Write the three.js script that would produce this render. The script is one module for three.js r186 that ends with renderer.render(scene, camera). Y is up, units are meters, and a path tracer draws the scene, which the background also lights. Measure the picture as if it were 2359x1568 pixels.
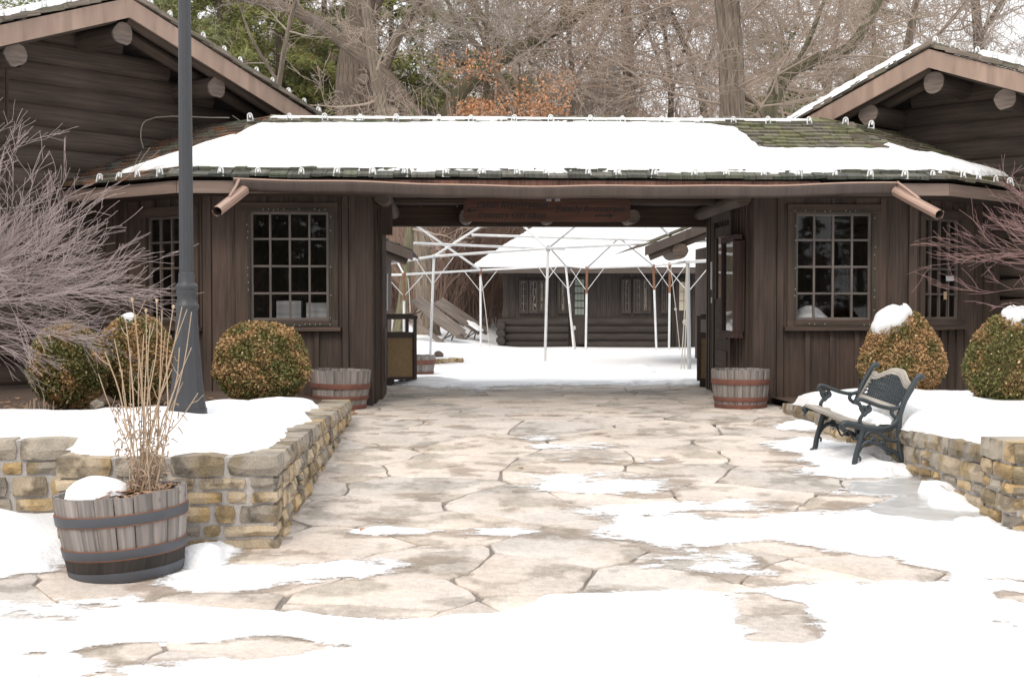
import * as THREE from 'three';
import { FontLoader } from 'three/addons/loaders/FontLoader.js';

// ---------------------------------------------------------------- camera, sky, sun, exposure
const scene = new THREE.Scene();
const F = 3000, CX = 1179, CY = 784;                         // focal length and middle in photo pixels (2358 x 1568)
const camera = new THREE.PerspectiveCamera(2 * Math.atan(CY / F) * 180 / Math.PI, 1024 / 680, 0.1, 400);
camera.position.set(-1.17, 1.10, 13.8);
camera.rotation.set(-Math.atan(89 / F), -Math.atan(134 / F), 0, 'YXZ');
camera.updateMatrixWorld(true);

{ // an even overcast sky
  const W = 64, H = 32, d = new Float32Array(W * H * 4);
  for (let j = 0; j < H; j++) for (let i = 0; i < W; i++) {
    const e = Math.max(0, Math.sin(((j + 0.5) / H - 0.5) * Math.PI)), L = 0.84 + 0.30 * e;
    d.set([L * 0.995, L, L * 1.012, 1], (j * W + i) * 4);
  }
  const sky = new THREE.DataTexture(d, W, H, THREE.RGBAFormat, THREE.FloatType);
  sky.mapping = THREE.EquirectangularReflectionMapping; sky.magFilter = THREE.LinearFilter; sky.needsUpdate = true;
  scene.background = sky; scene.environment = sky;
}
const sun = new THREE.DirectionalLight(0xfff3e2, 1.2);
sun.position.set(-7, 17, 13); sun.target.position.set(0, 0, -2); sun.castShadow = true; sun.shadow.radius = 36;
sun.shadow.mapSize.set(2048, 2048);
Object.assign(sun.shadow.camera, { left: -20, right: 20, top: 20, bottom: -20, near: 1, far: 70 });
scene.add(sun, sun.target);
const renderer = new THREE.WebGLRenderer({ antialias: true });
renderer.toneMapping = THREE.LinearToneMapping;
renderer.toneMappingExposure = 1.35;
renderer.shadowMap.enabled = true; renderer.shadowMap.type = THREE.PCFSoftShadowMap;

// ---------------------------------------------------------------- helpers
const V = (x, y, z) => new THREE.Vector3(x, y, z);
let seed = 12345;
const rnd = () => { seed = (seed + 0x6d2b79f5) | 0; let t = Math.imul(seed ^ (seed >>> 15), 1 | seed); t = (t + Math.imul(t ^ (t >>> 7), 61 | t)) ^ t; return ((t ^ (t >>> 14)) >>> 0) / 4294967296; };
const rr = (a, b) => a + (b - a) * rnd(), reseed = (s) => { seed = s; };
const pick = (a) => a[Math.floor(rnd() * a.length)];
const clamp = (x, a = 0, b = 1) => Math.min(b, Math.max(a, x));
const sstep = (a, b, x) => { const t = clamp((x - a) / (b - a)); return t * t * (3 - 2 * t); };
const lerp = (a, b, t) => a + (b - a) * t;
const hsh = (i, j, s) => { let h = Math.imul(i, 374761393) ^ Math.imul(j, 668265263) ^ Math.imul(s, 2147483647 ^ 0x5bd1e995); h = Math.imul(h ^ (h >>> 13), 1274126177); h ^= h >>> 16; return (h >>> 0) / 4294967296; };
function vn(x, y, s = 0, px = 0, py = 0) {   // value noise 0..1, periodic when px, py are given
  let i = Math.floor(x), j = Math.floor(y); const fx = x - i, fy = y - j, u = fx * fx * (3 - 2 * fx), v = fy * fy * (3 - 2 * fy);
  let i1 = i + 1, j1 = j + 1;
  if (px) { i = ((i % px) + px) % px; i1 = ((i1 % px) + px) % px; }
  if (py) { j = ((j % py) + py) % py; j1 = ((j1 % py) + py) % py; }
  return lerp(lerp(hsh(i, j, s), hsh(i1, j, s), u), lerp(hsh(i, j1, s), hsh(i1, j1, s), u), v);
}
function fbm(x, y, s = 0, oct = 4, px = 0, py = 0) { let a = 0.5, t = 0, n = 0; for (let o = 0; o < oct; o++) { t += a * vn(x, y, s + o * 17, px, py); n += a; a *= 0.5; x *= 2; y *= 2; px *= 2; py *= 2; } return t / n; }
// a photo pixel gives a direction; the distance comes from the surface that the thing touches
const ray = (x, y) => V((x - CX) / F, -(y - CY) / F, -1).applyQuaternion(camera.quaternion);
const at = (x, y, d) => ray(x, y).multiplyScalar(d).add(camera.position);
const onZ = (x, y, z) => { const r = ray(x, y); return r.multiplyScalar((z - camera.position.z) / r.z).add(camera.position); };
const onY = (x, y, h) => { const r = ray(x, y); return r.multiplyScalar((h - camera.position.y) / r.y).add(camera.position); };
const onPlane = (x, y, O, N) => { const r = ray(x, y); const t = O.clone().sub(camera.position).dot(N) / r.dot(N); return r.multiplyScalar(t).add(camera.position); };
function gy(x, z) {   // height of the ground
  let y = 0;
  if (z > 1) { const t = z - 1; y = -0.0456 * (t < 0.6 ? t * t / 1.2 : t - 0.3); }
  if (z < -3) y = -0.008 * Math.min(22, -z - 3);
  if (z < -14) y += 0.036 * (-z - 14) * sstep(1.0, -2.0, x + (-z - 22) * -0.12) + Math.max(0, -z - 30) * 0.02;
  return y;
}
const onGround = (x, y) => { let h = 0, p; for (let k = 0; k < 12; k++) { p = onY(x, y, h); h = gy(p.x, p.z); } return p; };

function tex(w, h, fn, srgb = false) {
  const d = new Uint8Array(w * h * 4);
  for (let j = 0; j < h; j++) for (let i = 0; i < w; i++) { const c = fn(i / w, j / h), o = (j * w + i) * 4; for (let k = 0; k < 3; k++) d[o + k] = clamp(Array.isArray(c) ? c[k] : c) * 255; d[o + 3] = 255; }
  const t = new THREE.DataTexture(d, w, h, THREE.RGBAFormat); t.wrapS = t.wrapT = THREE.RepeatWrapping; t.magFilter = THREE.LinearFilter; t.minFilter = THREE.LinearMipmapLinearFilter; t.generateMipmaps = true;
  if (srgb) t.colorSpace = THREE.SRGBColorSpace; t.needsUpdate = true; return t;
}
const scaled = (t, sx, sy) => { const c = t.clone(); c.repeat.set(sx, sy); c.needsUpdate = true; return c; };
// wood: u across, v along the grain; 0.5 m x 1 m
const woodV = (u, v) => { const g = fbm(u * 40 + fbm(u * 4, v * 3, 9, 3, 4, 3) * 3, v * 3, 3, 4, 0, 3), f = vn(u * 160, v * 12, 5, 160, 12), c = Math.pow(fbm(u * 24, v * 2, 7, 2, 24, 2), 3); return { g, f, c, w: fbm(u * 5, v * 2, 11, 3, 5, 2) }; };
const T = {};
T.wood = tex(512, 1024, (u, v) => { const { g, f, c, w } = woodV(u, v); const b = 0.40 + 0.38 * g + 0.13 * f - 0.35 * c + 0.34 * (w - 0.42); const p = sstep(0.55, 0.8, w); return [b + 0.07 * p, b + 0.05 * p, b + 0.045 * p]; });
T.woodB = tex(512, 1024, (u, v) => { const { g, f, c } = woodV(u, v); return 0.3 + 0.5 * g + 0.2 * f - 0.5 * c; });
T.grain = tex(512, 512, (u, v) => 0.55 + 0.35 * fbm(u * 8, v * 8, 21, 5, 8, 8) + 0.22 * (vn(u * 128, v * 128, 23, 128, 128) - 0.5));
T.rock = tex(512, 512, (u, v) => { const n = fbm(u * 6, v * 6, 31, 5, 6, 6), o = sstep(0.5, 0.7, fbm(u * 3, v * 3, 33, 3, 3, 3)), k = sstep(0.52, 0.68, fbm(u * 5, v * 5, 37, 4, 5, 5)), f = vn(u * 100, v * 100, 35, 100, 100); const b = 0.42 + 0.55 * n + 0.16 * (f - 0.5) - 0.34 * k; return [b, b * (0.97 - 0.10 * o), b * (0.93 - 0.30 * o)]; });
T.rockB = tex(512, 512, (u, v) => fbm(u * 10, v * 10, 31, 5, 10, 10) * 0.8 + 0.2 * vn(u * 100, v * 100, 35, 100, 100));
T.flag = tex(1024, 1024, (u, v) => { const n = fbm(u * 5, v * 5, 41, 5, 5, 5), k = sstep(0.53, 0.72, fbm(u * 7, v * 7, 47, 4, 7, 7)), f = vn(u * 200, v * 200, 45, 200, 200), q = vn(u * 60, v * 60, 48, 60, 60), m = sstep(0.5, 0.75, fbm(u * 3, v * 3, 51, 3, 3, 3)); const b = 0.66 + 0.36 * (n - 0.5) + 0.15 * (f - 0.5) + 0.12 * (q - 0.5) - 0.20 * k; return [b * 1.0, b * (0.975 - 0.02 * m), b * (0.95 - 0.05 * m - 0.03 * k)]; });
T.snowB = tex(512, 512, (u, v) => 0.6 * fbm(u * 6, v * 6, 61, 5, 6, 6) + 0.4 * vn(u * 90, v * 90, 63, 90, 90));
T.bark = tex(256, 512, (u, v) => { const r = fbm(u * 10 + 2 * fbm(u * 3, v * 4, 75, 2, 3, 4), v * 5, 71, 4, 0, 5); return [0.12 + 1.15 * r, 0.12 + 1.1 * r, 0.11 + 1.06 * r]; });
T.speck = tex(256, 256, (u, v) => { const a = hsh(Math.floor(u * 85), Math.floor(v * 85), 81); const b = 0.45 + 0.5 * a * a; return [b, b * 0.93, b * 0.8]; });
T.metal = tex(256, 256, (u, v) => 0.7 + 0.3 * fbm(u * 6, v * 6, 91, 4, 6, 6));
T.patina = tex(512, 512, (u, v) => { const s = fbm(u * 18, v * 2, 95, 3, 18, 2), k = sstep(0.62, 0.8, fbm(u * 5, v * 3, 97, 3, 5, 3)); const b = 0.62 + 0.42 * s - 0.20 * k; return [b + 0.05 * k, b + 0.03 * k, b + 0.04 * k]; });

const C = (r, g, b) => new THREE.Color().setRGB(r, g, b);
const std = (r, g, b, o = {}) => new THREE.MeshStandardMaterial({ color: C(r, g, b), roughness: 0.9, metalness: 0, side: THREE.DoubleSide, ...o });
const wood = (r, g, b, o = {}) => std(r, g, b, { map: T.wood, bumpMap: T.woodB, bumpScale: 0.003, roughness: 0.85, ...o });
const M = {
  wall: [wood(0.108, 0.073, 0.056), wood(0.128, 0.088, 0.069), wood(0.092, 0.063, 0.049)],
  log: [wood(0.138, 0.101, 0.080), wood(0.12, 0.088, 0.07), wood(0.158, 0.117, 0.093)],
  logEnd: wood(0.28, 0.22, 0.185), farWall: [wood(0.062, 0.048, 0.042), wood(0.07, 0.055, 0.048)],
  rake: std(0.42, 0.295, 0.23, { map: T.patina, roughness: 0.6, metalness: 0.05 }),
  fascia: std(0.29, 0.212, 0.175, { map: T.patina, roughness: 0.55, metalness: 0.12 }),
  gutter: std(0.115, 0.087, 0.075, { map: T.patina, roughness: 0.5, metalness: 0.12 }),
  spout: std(0.52, 0.355, 0.28, { map: T.metal, roughness: 0.5, metalness: 0.15 }),
  copper: std(0.36, 0.19, 0.14, { map: T.wood }),
  shingle: [wood(0.15, 0.155, 0.13), wood(0.12, 0.125, 0.105), wood(0.20, 0.195, 0.165), wood(0.165, 0.175, 0.125)],
  moss: [wood(0.20, 0.20, 0.10), wood(0.24, 0.225, 0.15), wood(0.19, 0.165, 0.125)],
  orange: [wood(0.27, 0.135, 0.07), wood(0.21, 0.12, 0.075), wood(0.16, 0.115, 0.09)],
  rakeShingle: [wood(0.34, 0.28, 0.225), wood(0.28, 0.235, 0.19), wood(0.24, 0.215, 0.165)],
  brownShingle: [wood(0.20, 0.155, 0.12), wood(0.165, 0.135, 0.11)],
  snow: std(0.88, 0.89, 0.91, { bumpMap: T.snowB, bumpScale: 0.006, roughness: 0.95 }),
  slush: std(0.80, 0.80, 0.82, { bumpMap: T.snowB, bumpScale: 0.012, roughness: 0.6 }),
  flag: [std(0.90, 0.825, 0.765, { map: T.flag, bumpMap: T.rockB, bumpScale: 0.004 }), std(0.94, 0.85, 0.78, { map: T.flag, bumpMap: T.rockB, bumpScale: 0.004 }), std(0.84, 0.785, 0.74, { map: T.flag, bumpMap: T.rockB, bumpScale: 0.005 })],
  mortarFloor: std(0.30, 0.26, 0.23, { map: T.grain }),
  mortar: std(0.62, 0.58, 0.55, { map: T.grain, bumpMap: T.rockB, bumpScale: 0.006 }),
  stone: [std(0.62, 0.52, 0.39, { map: T.rock, bumpMap: T.rockB, bumpScale: 0.012 }), std(0.68, 0.545, 0.37, { map: T.rock, bumpMap: T.rockB, bumpScale: 0.012 }), std(0.52, 0.47, 0.40, { map: T.rock, bumpMap: T.rockB, bumpScale: 0.014 }), std(0.74, 0.62, 0.46, { map: T.rock, bumpMap: T.rockB, bumpScale: 0.012 }), std(0.42, 0.38, 0.33, { map: T.rock, bumpMap: T.rockB, bumpScale: 0.014 })],
  soil: std(0.14, 0.095, 0.07, { map: T.grain, bumpMap: T.rockB, bumpScale: 0.02 }),
  lampPost: std(0.050, 0.052, 0.059, { roughness: 0.45, map: T.metal }),
  barrel: [wood(0.40, 0.355, 0.33), wood(0.36, 0.32, 0.295), wood(0.43, 0.39, 0.37)],
  barrelWet: wood(0.055, 0.045, 0.04), hoop: std(0.085, 0.09, 0.105, { roughness: 0.55, map: T.metal }), rust: std(0.24, 0.10, 0.072, { map: T.grain, roughness: 0.85 }), rustTrim: std(0.34, 0.15, 0.085, { map: T.grain }),
  iron: std(0.045, 0.057, 0.066, { roughness: 0.42, metalness: 0.15, map: T.metal }), slat: wood(0.56, 0.51, 0.45),
  glass: new THREE.MeshPhysicalMaterial({ color: 0xffffff, transmission: 1, thickness: 0, roughness: 0.02, ior: 1.5, side: THREE.DoubleSide }),
  pipe: std(0.80, 0.81, 0.82, { roughness: 0.4, map: T.metal }), pipeGrey: std(0.45, 0.46, 0.48, { roughness: 0.4, metalness: 0.3 }), pipeRust: std(0.30, 0.15, 0.085, { map: T.grain }), rope: std(0.5, 0.47, 0.42),
  clip: std(0.72, 0.73, 0.73, { roughness: 0.35 }), bulb: std(0.80, 0.82, 0.84, { roughness: 0.15 }), wire: std(0.03, 0.06, 0.04), paleWire: std(0.36, 0.33, 0.28),
  bark: std(0.215, 0.172, 0.138, { map: scaled(T.bark, 1.5, 0.8), bumpMap: scaled(T.bark, 1.5, 0.8), bumpScale: 0.03 }), barkPale: std(0.285, 0.235, 0.19, { map: scaled(T.bark, 1.5, 0.8), bumpMap: scaled(T.bark, 1.5, 0.8), bumpScale: 0.03 }), barkMoss: std(0.20, 0.185, 0.12, { map: scaled(T.bark, 1.5, 0.8), bumpMap: scaled(T.bark, 1.5, 0.8), bumpScale: 0.03 }), barkDark: std(0.15, 0.125, 0.105, { map: scaled(T.bark, 1.5, 0.8) }),
  twig: std(0.375, 0.30, 0.245), twigGrey: std(0.33, 0.28, 0.24), twigPink: std(0.37, 0.30, 0.29), twigRed: std(0.30, 0.185, 0.175), twigBrown: std(0.36, 0.265, 0.205),
  stalk: std(0.60, 0.45, 0.315, { map: T.grain }), leafDry: std(0.36, 0.215, 0.13), leafTan: std(0.42, 0.31, 0.23), leafRust: std(0.42, 0.185, 0.075),
  vert: std(1, 1, 1, { vertexColors: true, roughness: 0.75 }), needle: std(1, 1, 1, { vertexColors: true, roughness: 0.8 }),
  canBrown: std(0.055, 0.032, 0.026, { roughness: 0.3 }), canPanel: std(0.66, 0.49, 0.31, { map: scaled(T.speck, 2, 2), roughness: 0.9 }), canGrey: std(0.30, 0.30, 0.31, { roughness: 0.35, metalness: 0.3 }),
  sign: wood(0.12, 0.052, 0.034), letter: std(0.018, 0.022, 0.022), brass: std(0.5, 0.5, 0.5, { roughness: 0.3, metalness: 0.6 }),
  paper: std(0.62, 0.62, 0.62), paperTan: std(0.5, 0.36, 0.24), cream: std(0.62, 0.56, 0.44), boxGrey: wood(0.40, 0.41, 0.42), shade2: std(0.45, 0.46, 0.48), green: std(0.02, 0.12, 0.09),
  tableWood: wood(0.30, 0.25, 0.215), stepStone: std(0.40, 0.35, 0.24, { map: T.rock }),
};

// collects faces into one mesh
class MB {
  constructor(m) { this.p = []; this.u = []; this.i = []; this.c = null; this.m = m ? m.clone() : new THREE.Matrix4(); this.n = 0; }
  v(x, y, z, u = 0, v = 0) { const e = this.m.elements; this.p.push(e[0] * x + e[4] * y + e[8] * z + e[12], e[1] * x + e[5] * y + e[9] * z + e[13], e[2] * x + e[6] * y + e[10] * z + e[14]); this.u.push(u, v); if (this.c) this.c.push(this.col[0], this.col[1], this.col[2]); return this.n++; }
  color(r, g, b) { if (!this.c) this.c = []; this.col = [r, g, b]; return this; }
  quad(a, b, c, d, uv) { const q = uv || [[0, 0], [a.distanceTo(b), 0], [a.distanceTo(b), b.distanceTo(c)], [0, b.distanceTo(c)]]; const k = [a, b, c, d].map((p, n) => this.v(p.x, p.y, p.z, q[n][0], q[n][1])); this.i.push(k[0], k[1], k[2], k[0], k[2], k[3]); return this; }
  poly(pts, uvf) { const k = pts.map((p) => { const q = uvf ? uvf(p) : [p.x, p.y]; return this.v(p.x, p.y, p.z, q[0], q[1]); }); for (let n = 1; n < k.length - 1; n++) this.i.push(k[0], k[n], k[n + 1]); return this; }
  box(w, h, d, x = 0, y = 0, z = 0, grain = 'y') {   // grain names the axis the fibres run along
    const ou = rnd() * 3, ov = rnd() * 3, X = w / 2, Y = h / 2, Z = d / 2;
    const P = (sx, sy, sz) => V(x + sx * X, y + sy * Y, z + sz * Z);
    const f = (a, b, c, e, ax, ay) => { const q = [a, b, c, e].map((p) => { let s = p[ax], t = p[ay]; if (grain === ax) [s, t] = [t, s]; return [(s + ou) * 2, t + ov]; }); this.quad(a, b, c, e, q); };
    f(P(-1, -1, 1), P(1, -1, 1), P(1, 1, 1), P(-1, 1, 1), 'x', 'y'); f(P(1, -1, -1), P(-1, -1, -1), P(-1, 1, -1), P(1, 1, -1), 'x', 'y');
    f(P(1, -1, 1), P(1, -1, -1), P(1, 1, -1), P(1, 1, 1), 'z', 'y'); f(P(-1, -1, -1), P(-1, -1, 1), P(-1, 1, 1), P(-1, 1, -1), 'z', 'y');
    f(P(-1, 1, 1), P(1, 1, 1), P(1, 1, -1), P(-1, 1, -1), 'x', 'z'); f(P(-1, -1, -1), P(1, -1, -1), P(1, -1, 1), P(-1, -1, 1), 'x', 'z');
    return this;
  }
  tube(pts, rad, seg = 6, { cap = true, wob = 0 } = {}) {
    const R = typeof rad === 'number' ? pts.map(() => rad) : rad; let nx = null, L = rnd() * 3, prev = null; const u0 = rnd() * 2;
    for (let k = 0; k < pts.length; k++) {
      const t = pts[Math.min(k + 1, pts.length - 1)].clone().sub(pts[Math.max(0, k - 1)]).normalize();
      if (!nx) nx = Math.abs(t.y) < 0.9 ? V(0, 1, 0) : V(1, 0, 0);
      nx = nx.clone().sub(t.clone().multiplyScalar(nx.dot(t))).normalize(); const ny = t.clone().cross(nx);
      if (k) L += pts[k].distanceTo(pts[k - 1]);
      const row = [];
      for (let s = 0; s <= seg; s++) { const a = s / seg * 2 * Math.PI, w = R[k] * (wob ? 1 + wob * (vn(Math.cos(a) * 1.5 + 9, Math.sin(a) * 1.5 + L * 2, 13) - 0.5) : 1), ca = Math.cos(a) * w, sa = Math.sin(a) * w, p = pts[k]; row.push(this.v(p.x + nx.x * ca + ny.x * sa, p.y + nx.y * ca + ny.y * sa, p.z + nx.z * ca + ny.z * sa, u0 + s / seg * 6.283 * R[0] * 2, L)); }
      if (prev) for (let s = 0; s < seg; s++) this.i.push(prev[s], prev[s + 1], row[s + 1], prev[s], row[s + 1], row[s]);
      if (cap && (k === 0 || k === pts.length - 1) && R[k] > 0.004) { const c = this.v(pts[k].x, pts[k].y, pts[k].z, 0.5, 0.5), e = []; for (let s = 0; s <= seg; s++) { const o = row[s] * 3, q = this.p.slice(o, o + 3); this.p.push(...q); this.u.push(0.5 + 0.2 * Math.cos(s / seg * 6.283), 0.5 + 0.2 * Math.sin(s / seg * 6.283)); if (this.c) this.c.push(...this.col); e.push(this.n++); } for (let s = 0; s < seg; s++) k === 0 ? this.i.push(c, e[s + 1], e[s]) : this.i.push(c, e[s], e[s + 1]); }
      prev = row;
    }
    return this;
  }
  lathe(prof, seg = 24, cx = 0, cy = 0, cz = 0, flute = null) {
    let prev = null, L = 0;
    prof.forEach(([r, y], k) => { if (k) L += Math.hypot(r - prof[k - 1][0], y - prof[k - 1][1]); const row = []; for (let s = 0; s <= seg; s++) { const a = s / seg * 2 * Math.PI, w = r * (flute ? flute(a, k) : 1); row.push(this.v(cx + Math.cos(a) * w, cy + y, cz + Math.sin(a) * w, s / seg * 6.283 * r * 2, L)); } if (prev) for (let s = 0; s < seg; s++) this.i.push(prev[s], row[s], row[s + 1], prev[s], row[s + 1], prev[s + 1]); prev = row; });
    return this;
  }
  geo(crease = true) {
    const g = new THREE.BufferGeometry(); g.setAttribute('position', new THREE.Float32BufferAttribute(this.p, 3)); g.setAttribute('uv', new THREE.Float32BufferAttribute(this.u, 2));
    if (this.c) g.setAttribute('color', new THREE.Float32BufferAttribute(this.c, 3)); g.setIndex(this.i); g.computeVertexNormals(); return g;
  }
  build(name, mat, parent) {
    const g = this.geo(), o = parent ? origin.get(parent) : null; if (o) g.translate(-o.x, -o.y, -o.z);
    return addMesh(name, g, mat, parent);
  }
}
const origin = new Map(), names = new Map();
const numbered = (n) => { const k = names.get(n) || 0; names.set(n, k + 1); return k ? n + '_' + String(k).padStart(3, '0') : n; };
function addMesh(name, g, mat, parent) {
  const o = new THREE.Mesh(g, mat); o.name = parent ? name : numbered(name); o.castShadow = o.receiveShadow = true; (parent || scene).add(o);
  if (parent && origin.get(parent)) origin.set(o, origin.get(parent)); return o;
}
function thing(name, label, category, p = V(0, 0, 0), group) { const o = new THREE.Group(); o.name = numbered(name); o.position.copy(p); o.userData = { label, category }; if (group) o.userData.group = group; scene.add(o); origin.set(o, p.clone()); return o; }
function localThing(name, label, category, p, turn, group) { const o = thing(name, label, category, p, group); origin.set(o, null); o.rotation.y = turn || 0; return o; }
function tag(o, label, category, group, kind) { o.userData = { label, category }; if (group) o.userData.group = group; if (kind) o.userData.kind = kind; return o; }
const struct = (o, label) => { o.userData = { kind: 'structure', ...(label ? { label } : {}) }; return o; };
const stuffy = (o, label, category) => { o.userData = { kind: 'stuff', ...(label ? { label } : {}), ...(category ? { category } : {}) }; return o; };
const frame = (O, U, N) => { const Y = N.clone().cross(U); return new THREE.Matrix4().makeBasis(U, Y, N).setPosition(O); };   // local x along U, z along N

const inside = (p, x, y) => { let r = false; for (let i = 0, j = p.length - 1; i < p.length; j = i++) if ((p[i][1] > y) !== (p[j][1] > y) && x < (p[j][0] - p[i][0]) * (y - p[i][1]) / (p[j][1] - p[i][1]) + p[i][0]) r = !r; return r; };
const edgeDist = (p, x, y) => { let m = 1e9; for (let i = 0, j = p.length - 1; i < p.length; j = i++) { const [ax, ay] = p[j], [bx, by] = p[i], dx = bx - ax, dy = by - ay, t = clamp(((x - ax) * dx + (y - ay) * dy) / (dx * dx + dy * dy)); m = Math.min(m, Math.hypot(x - ax - t * dx, y - ay - t * dy)); } return m; };
// a layer of snow over a polygon in the local plane of matrix m (x, y in the plane, z its normal)
function snowLayer(m, polygon, thick, { cell = 0.03, jag = 0.05, soft = 0.12, jagScale = 7, lump = 0.3, base = null, s = 1, open = null } = {}) {
  const mb = new MB(m), xs = polygon.map((q) => q[0]), ys = polygon.map((q) => q[1]), x0 = Math.min(...xs) - 0.1, y0 = Math.min(...ys) - 0.1, nx = Math.ceil((Math.max(...xs) + 0.1 - x0) / cell), ny = Math.ceil((Math.max(...ys) + 0.1 - y0) / cell);
  const H = [], id = new Map();
  for (let j = 0; j <= ny; j++) for (let i = 0; i <= nx; i++) {
    const x = x0 + i * cell, y = y0 + j * cell; let d = edgeDist(polygon, x, y) * (inside(polygon, x, y) ? 1 : -1);
    d += jag * (fbm(x * jagScale, y * jagScale, s, 4) - 0.5) * 2; if (open) d = open(x, y, d);
    const q = clamp(d / soft); H.push(d <= -cell ? -1 : d < 0 ? -0.012 : thick * Math.sqrt(q * (2 - q)) * (1 + lump * (fbm(x * 2.2, y * 2.2, s + 5, 3) - 0.5)) + 0.006 * (vn(x * 14, y * 14, s + 8) - 0.5) * q);
  }
  const vert = (i, j) => { const k = j * (nx + 1) + i; if (!id.has(k)) { const x = x0 + i * cell, y = y0 + j * cell; id.set(k, mb.v(x, y, Math.max(-0.012, H[k]) + (base ? base(x, y) : 0), x, y)); } return id.get(k); };
  for (let j = 0; j < ny; j++) for (let i = 0; i < nx; i++) { const k = j * (nx + 1) + i, q = [H[k], H[k + 1], H[k + nx + 1], H[k + nx + 2]]; if (Math.max(...q) <= 0 || Math.min(...q) === -1) { if (Math.max(...q) <= 0) continue; } const a = vert(i, j), b = vert(i + 1, j), c = vert(i + 1, j + 1), d = vert(i, j + 1); mb.i.push(a, b, c, a, c, d); }
  return mb;
}
const flat = (O = V(0, 0, 0)) => frame(O, V(1, 0, 0), V(0, 1, 0));   // local x = world x, local y = -world z, local z = up
// ---------------------------------------------------------------- ground
{ const mb = new MB(), xs = [], zs = [];
  for (let k = -40; k <= 40; k++) xs.push(Math.sign(k) * Math.pow(Math.abs(k) / 40, 2.2) * 190);
  for (let z = 16; z > -40; z -= 0.8) zs.push(z); for (let z = -40; z > -220; z -= 6) zs.push(z);
  const drop = (x, z) => (z > -3.3 && z < 11.4 && x > -5 && x < 4) ? 0.08 : 0;
  const id = zs.map((z) => xs.map((x) => mb.v(x, gy(x, z) - drop(x, z) + (z < -4 ? 0.05 * (fbm(x * 0.9, z * 0.5, 77, 3) - 0.5) : 0), z, x, z)));
  for (let j = 0; j < zs.length - 1; j++) for (let i = 0; i < xs.length - 1; i++) mb.i.push(id[j][i], id[j][i + 1], id[j + 1][i + 1], id[j][i], id[j + 1][i + 1], id[j + 1][i]);
  struct(mb.build('snowy_ground', M.snow));
}
// planters: outlines in x, z. Tops lean a little towards the building.
const PLz0 = 1.55, PLx = -2.13, PLxb = -3.33, PLz1 = 6.68, PLz2 = 5.9, PRx = 2.10, PRz0 = 1.0, PRz1 = 5.95;
const topL = (z) => lerp(0.19, 0.265, clamp((z - PLz0) / (PLz1 - PLz0))), topR = (z) => lerp(0.10, 0.215, clamp((z - PRz0) / (PRz1 - PRz0)));

// ---------------------------------------------------------------- flagstone pavement
const snowBlobs = [];   // [x, y, half width, half height, weight] read off the photograph, laid on the ground
for (const [x, y, rx, ry, w] of [
  [1200, 1640, 2200, 120, 1.3], [1750, 1470, 560, 90, 1.2], [2250, 1440, 420, 110, 1.2], [180, 1430, 330, 52, 0.85], [520, 1445, 260, 40, 0.9], [90, 1500, 160, 50, 0.9], [960, 1500, 420, 75, 0.9], [1420, 1410, 230, 46, 1], [1260, 1480, 300, 80, 1],
  [640, 1335, 230, 32, 1.0], [840, 1308, 90, 20, 0.8], [520, 1352, 90, 16, 0.7],
  [900, 1226, 90, 11, 0.85], [1090, 1226, 140, 10, 0.55], [1330, 1110, 190, 26, 0.62], [1650, 1165, 150, 16, 0.5], [1470, 1130, 130, 16, 0.6], [1440, 1185, 150, 26, 0.6], [1340, 1030, 110, 9, 0.5], [1420, 1062, 140, 9, 0.5], [1250, 1012, 60, 7, 0.55], [1540, 1235, 150, 34, 0.7],
  [1760, 1225, 330, 32, 0.66], [2080, 1255, 330, 52, 0.78], [2300, 1290, 260, 70, 0.85], [1700, 1300, 260, 26, 0.72], [2000, 1210, 260, 30, 0.55], [1900, 1030, 130, 22, 0.8], [2010, 1075, 150, 30, 0.95], [2060, 1045, 70, 40, 0.6], [1850, 990, 70, 12, 0.7], [2200, 1150, 80, 34, 0.8], [1900, 1092, 120, 12, 0.8], [1960, 1135, 110, 10, 0.5], [2120, 1165, 160, 12, 0.5], [2240, 1195, 60, 26, 0.8],
  [60, 1255, 150, 105, 1.6], [478, 1278, 70, 26, 1.2], [1270, 870, 420, 20, 0.9], [1060, 888, 130, 14, 0.7], [1550, 873, 90, 14, 0.7],
  [1810, 1432, 128, 52, -1.7], [1785, 1480, 90, 18, -1.2], [1560, 1412, 72, 20, -1.2], [2310, 1446, 70, 22, -1.3], [2340, 1380, 50, 20, -1.1], [2290, 1342, 60, 9, -0.9], [2090, 1500, 80, 14, -0.5], [1930, 1300, 190, 26, -0.9], [1800, 1272, 80, 24, -0.9], [2090, 1325, 110, 18, -1.0], [480, 1388, 130, 24, -1.1], [330, 1500, 170, 15, -1.2], [610, 1490, 120, 34, -1.2], [60, 1350, 130, 26, -0.9], [930, 1375, 330, 42, -0.8], [1130, 1400, 110, 34, -0.6], [80, 1512, 30, 8, -0.8], [1800, 1120, 170, 26, -0.3], [2080, 1120, 120, 16, -0.5], [2150, 1190, 110, 12, -0.5], [240, 1560, 60, 8, -0.7],
]) { const c = onGround(x, y), l = onGround(x - rx, y), n = onGround(x, Math.min(1950, y + ry)), f = onGround(x, y - ry); snowBlobs.push([c.x, (n.z + f.z) / 2, Math.max(0.02, c.x - l.x), Math.max(0.03, (n.z - f.z) / 2), w]); }
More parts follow.
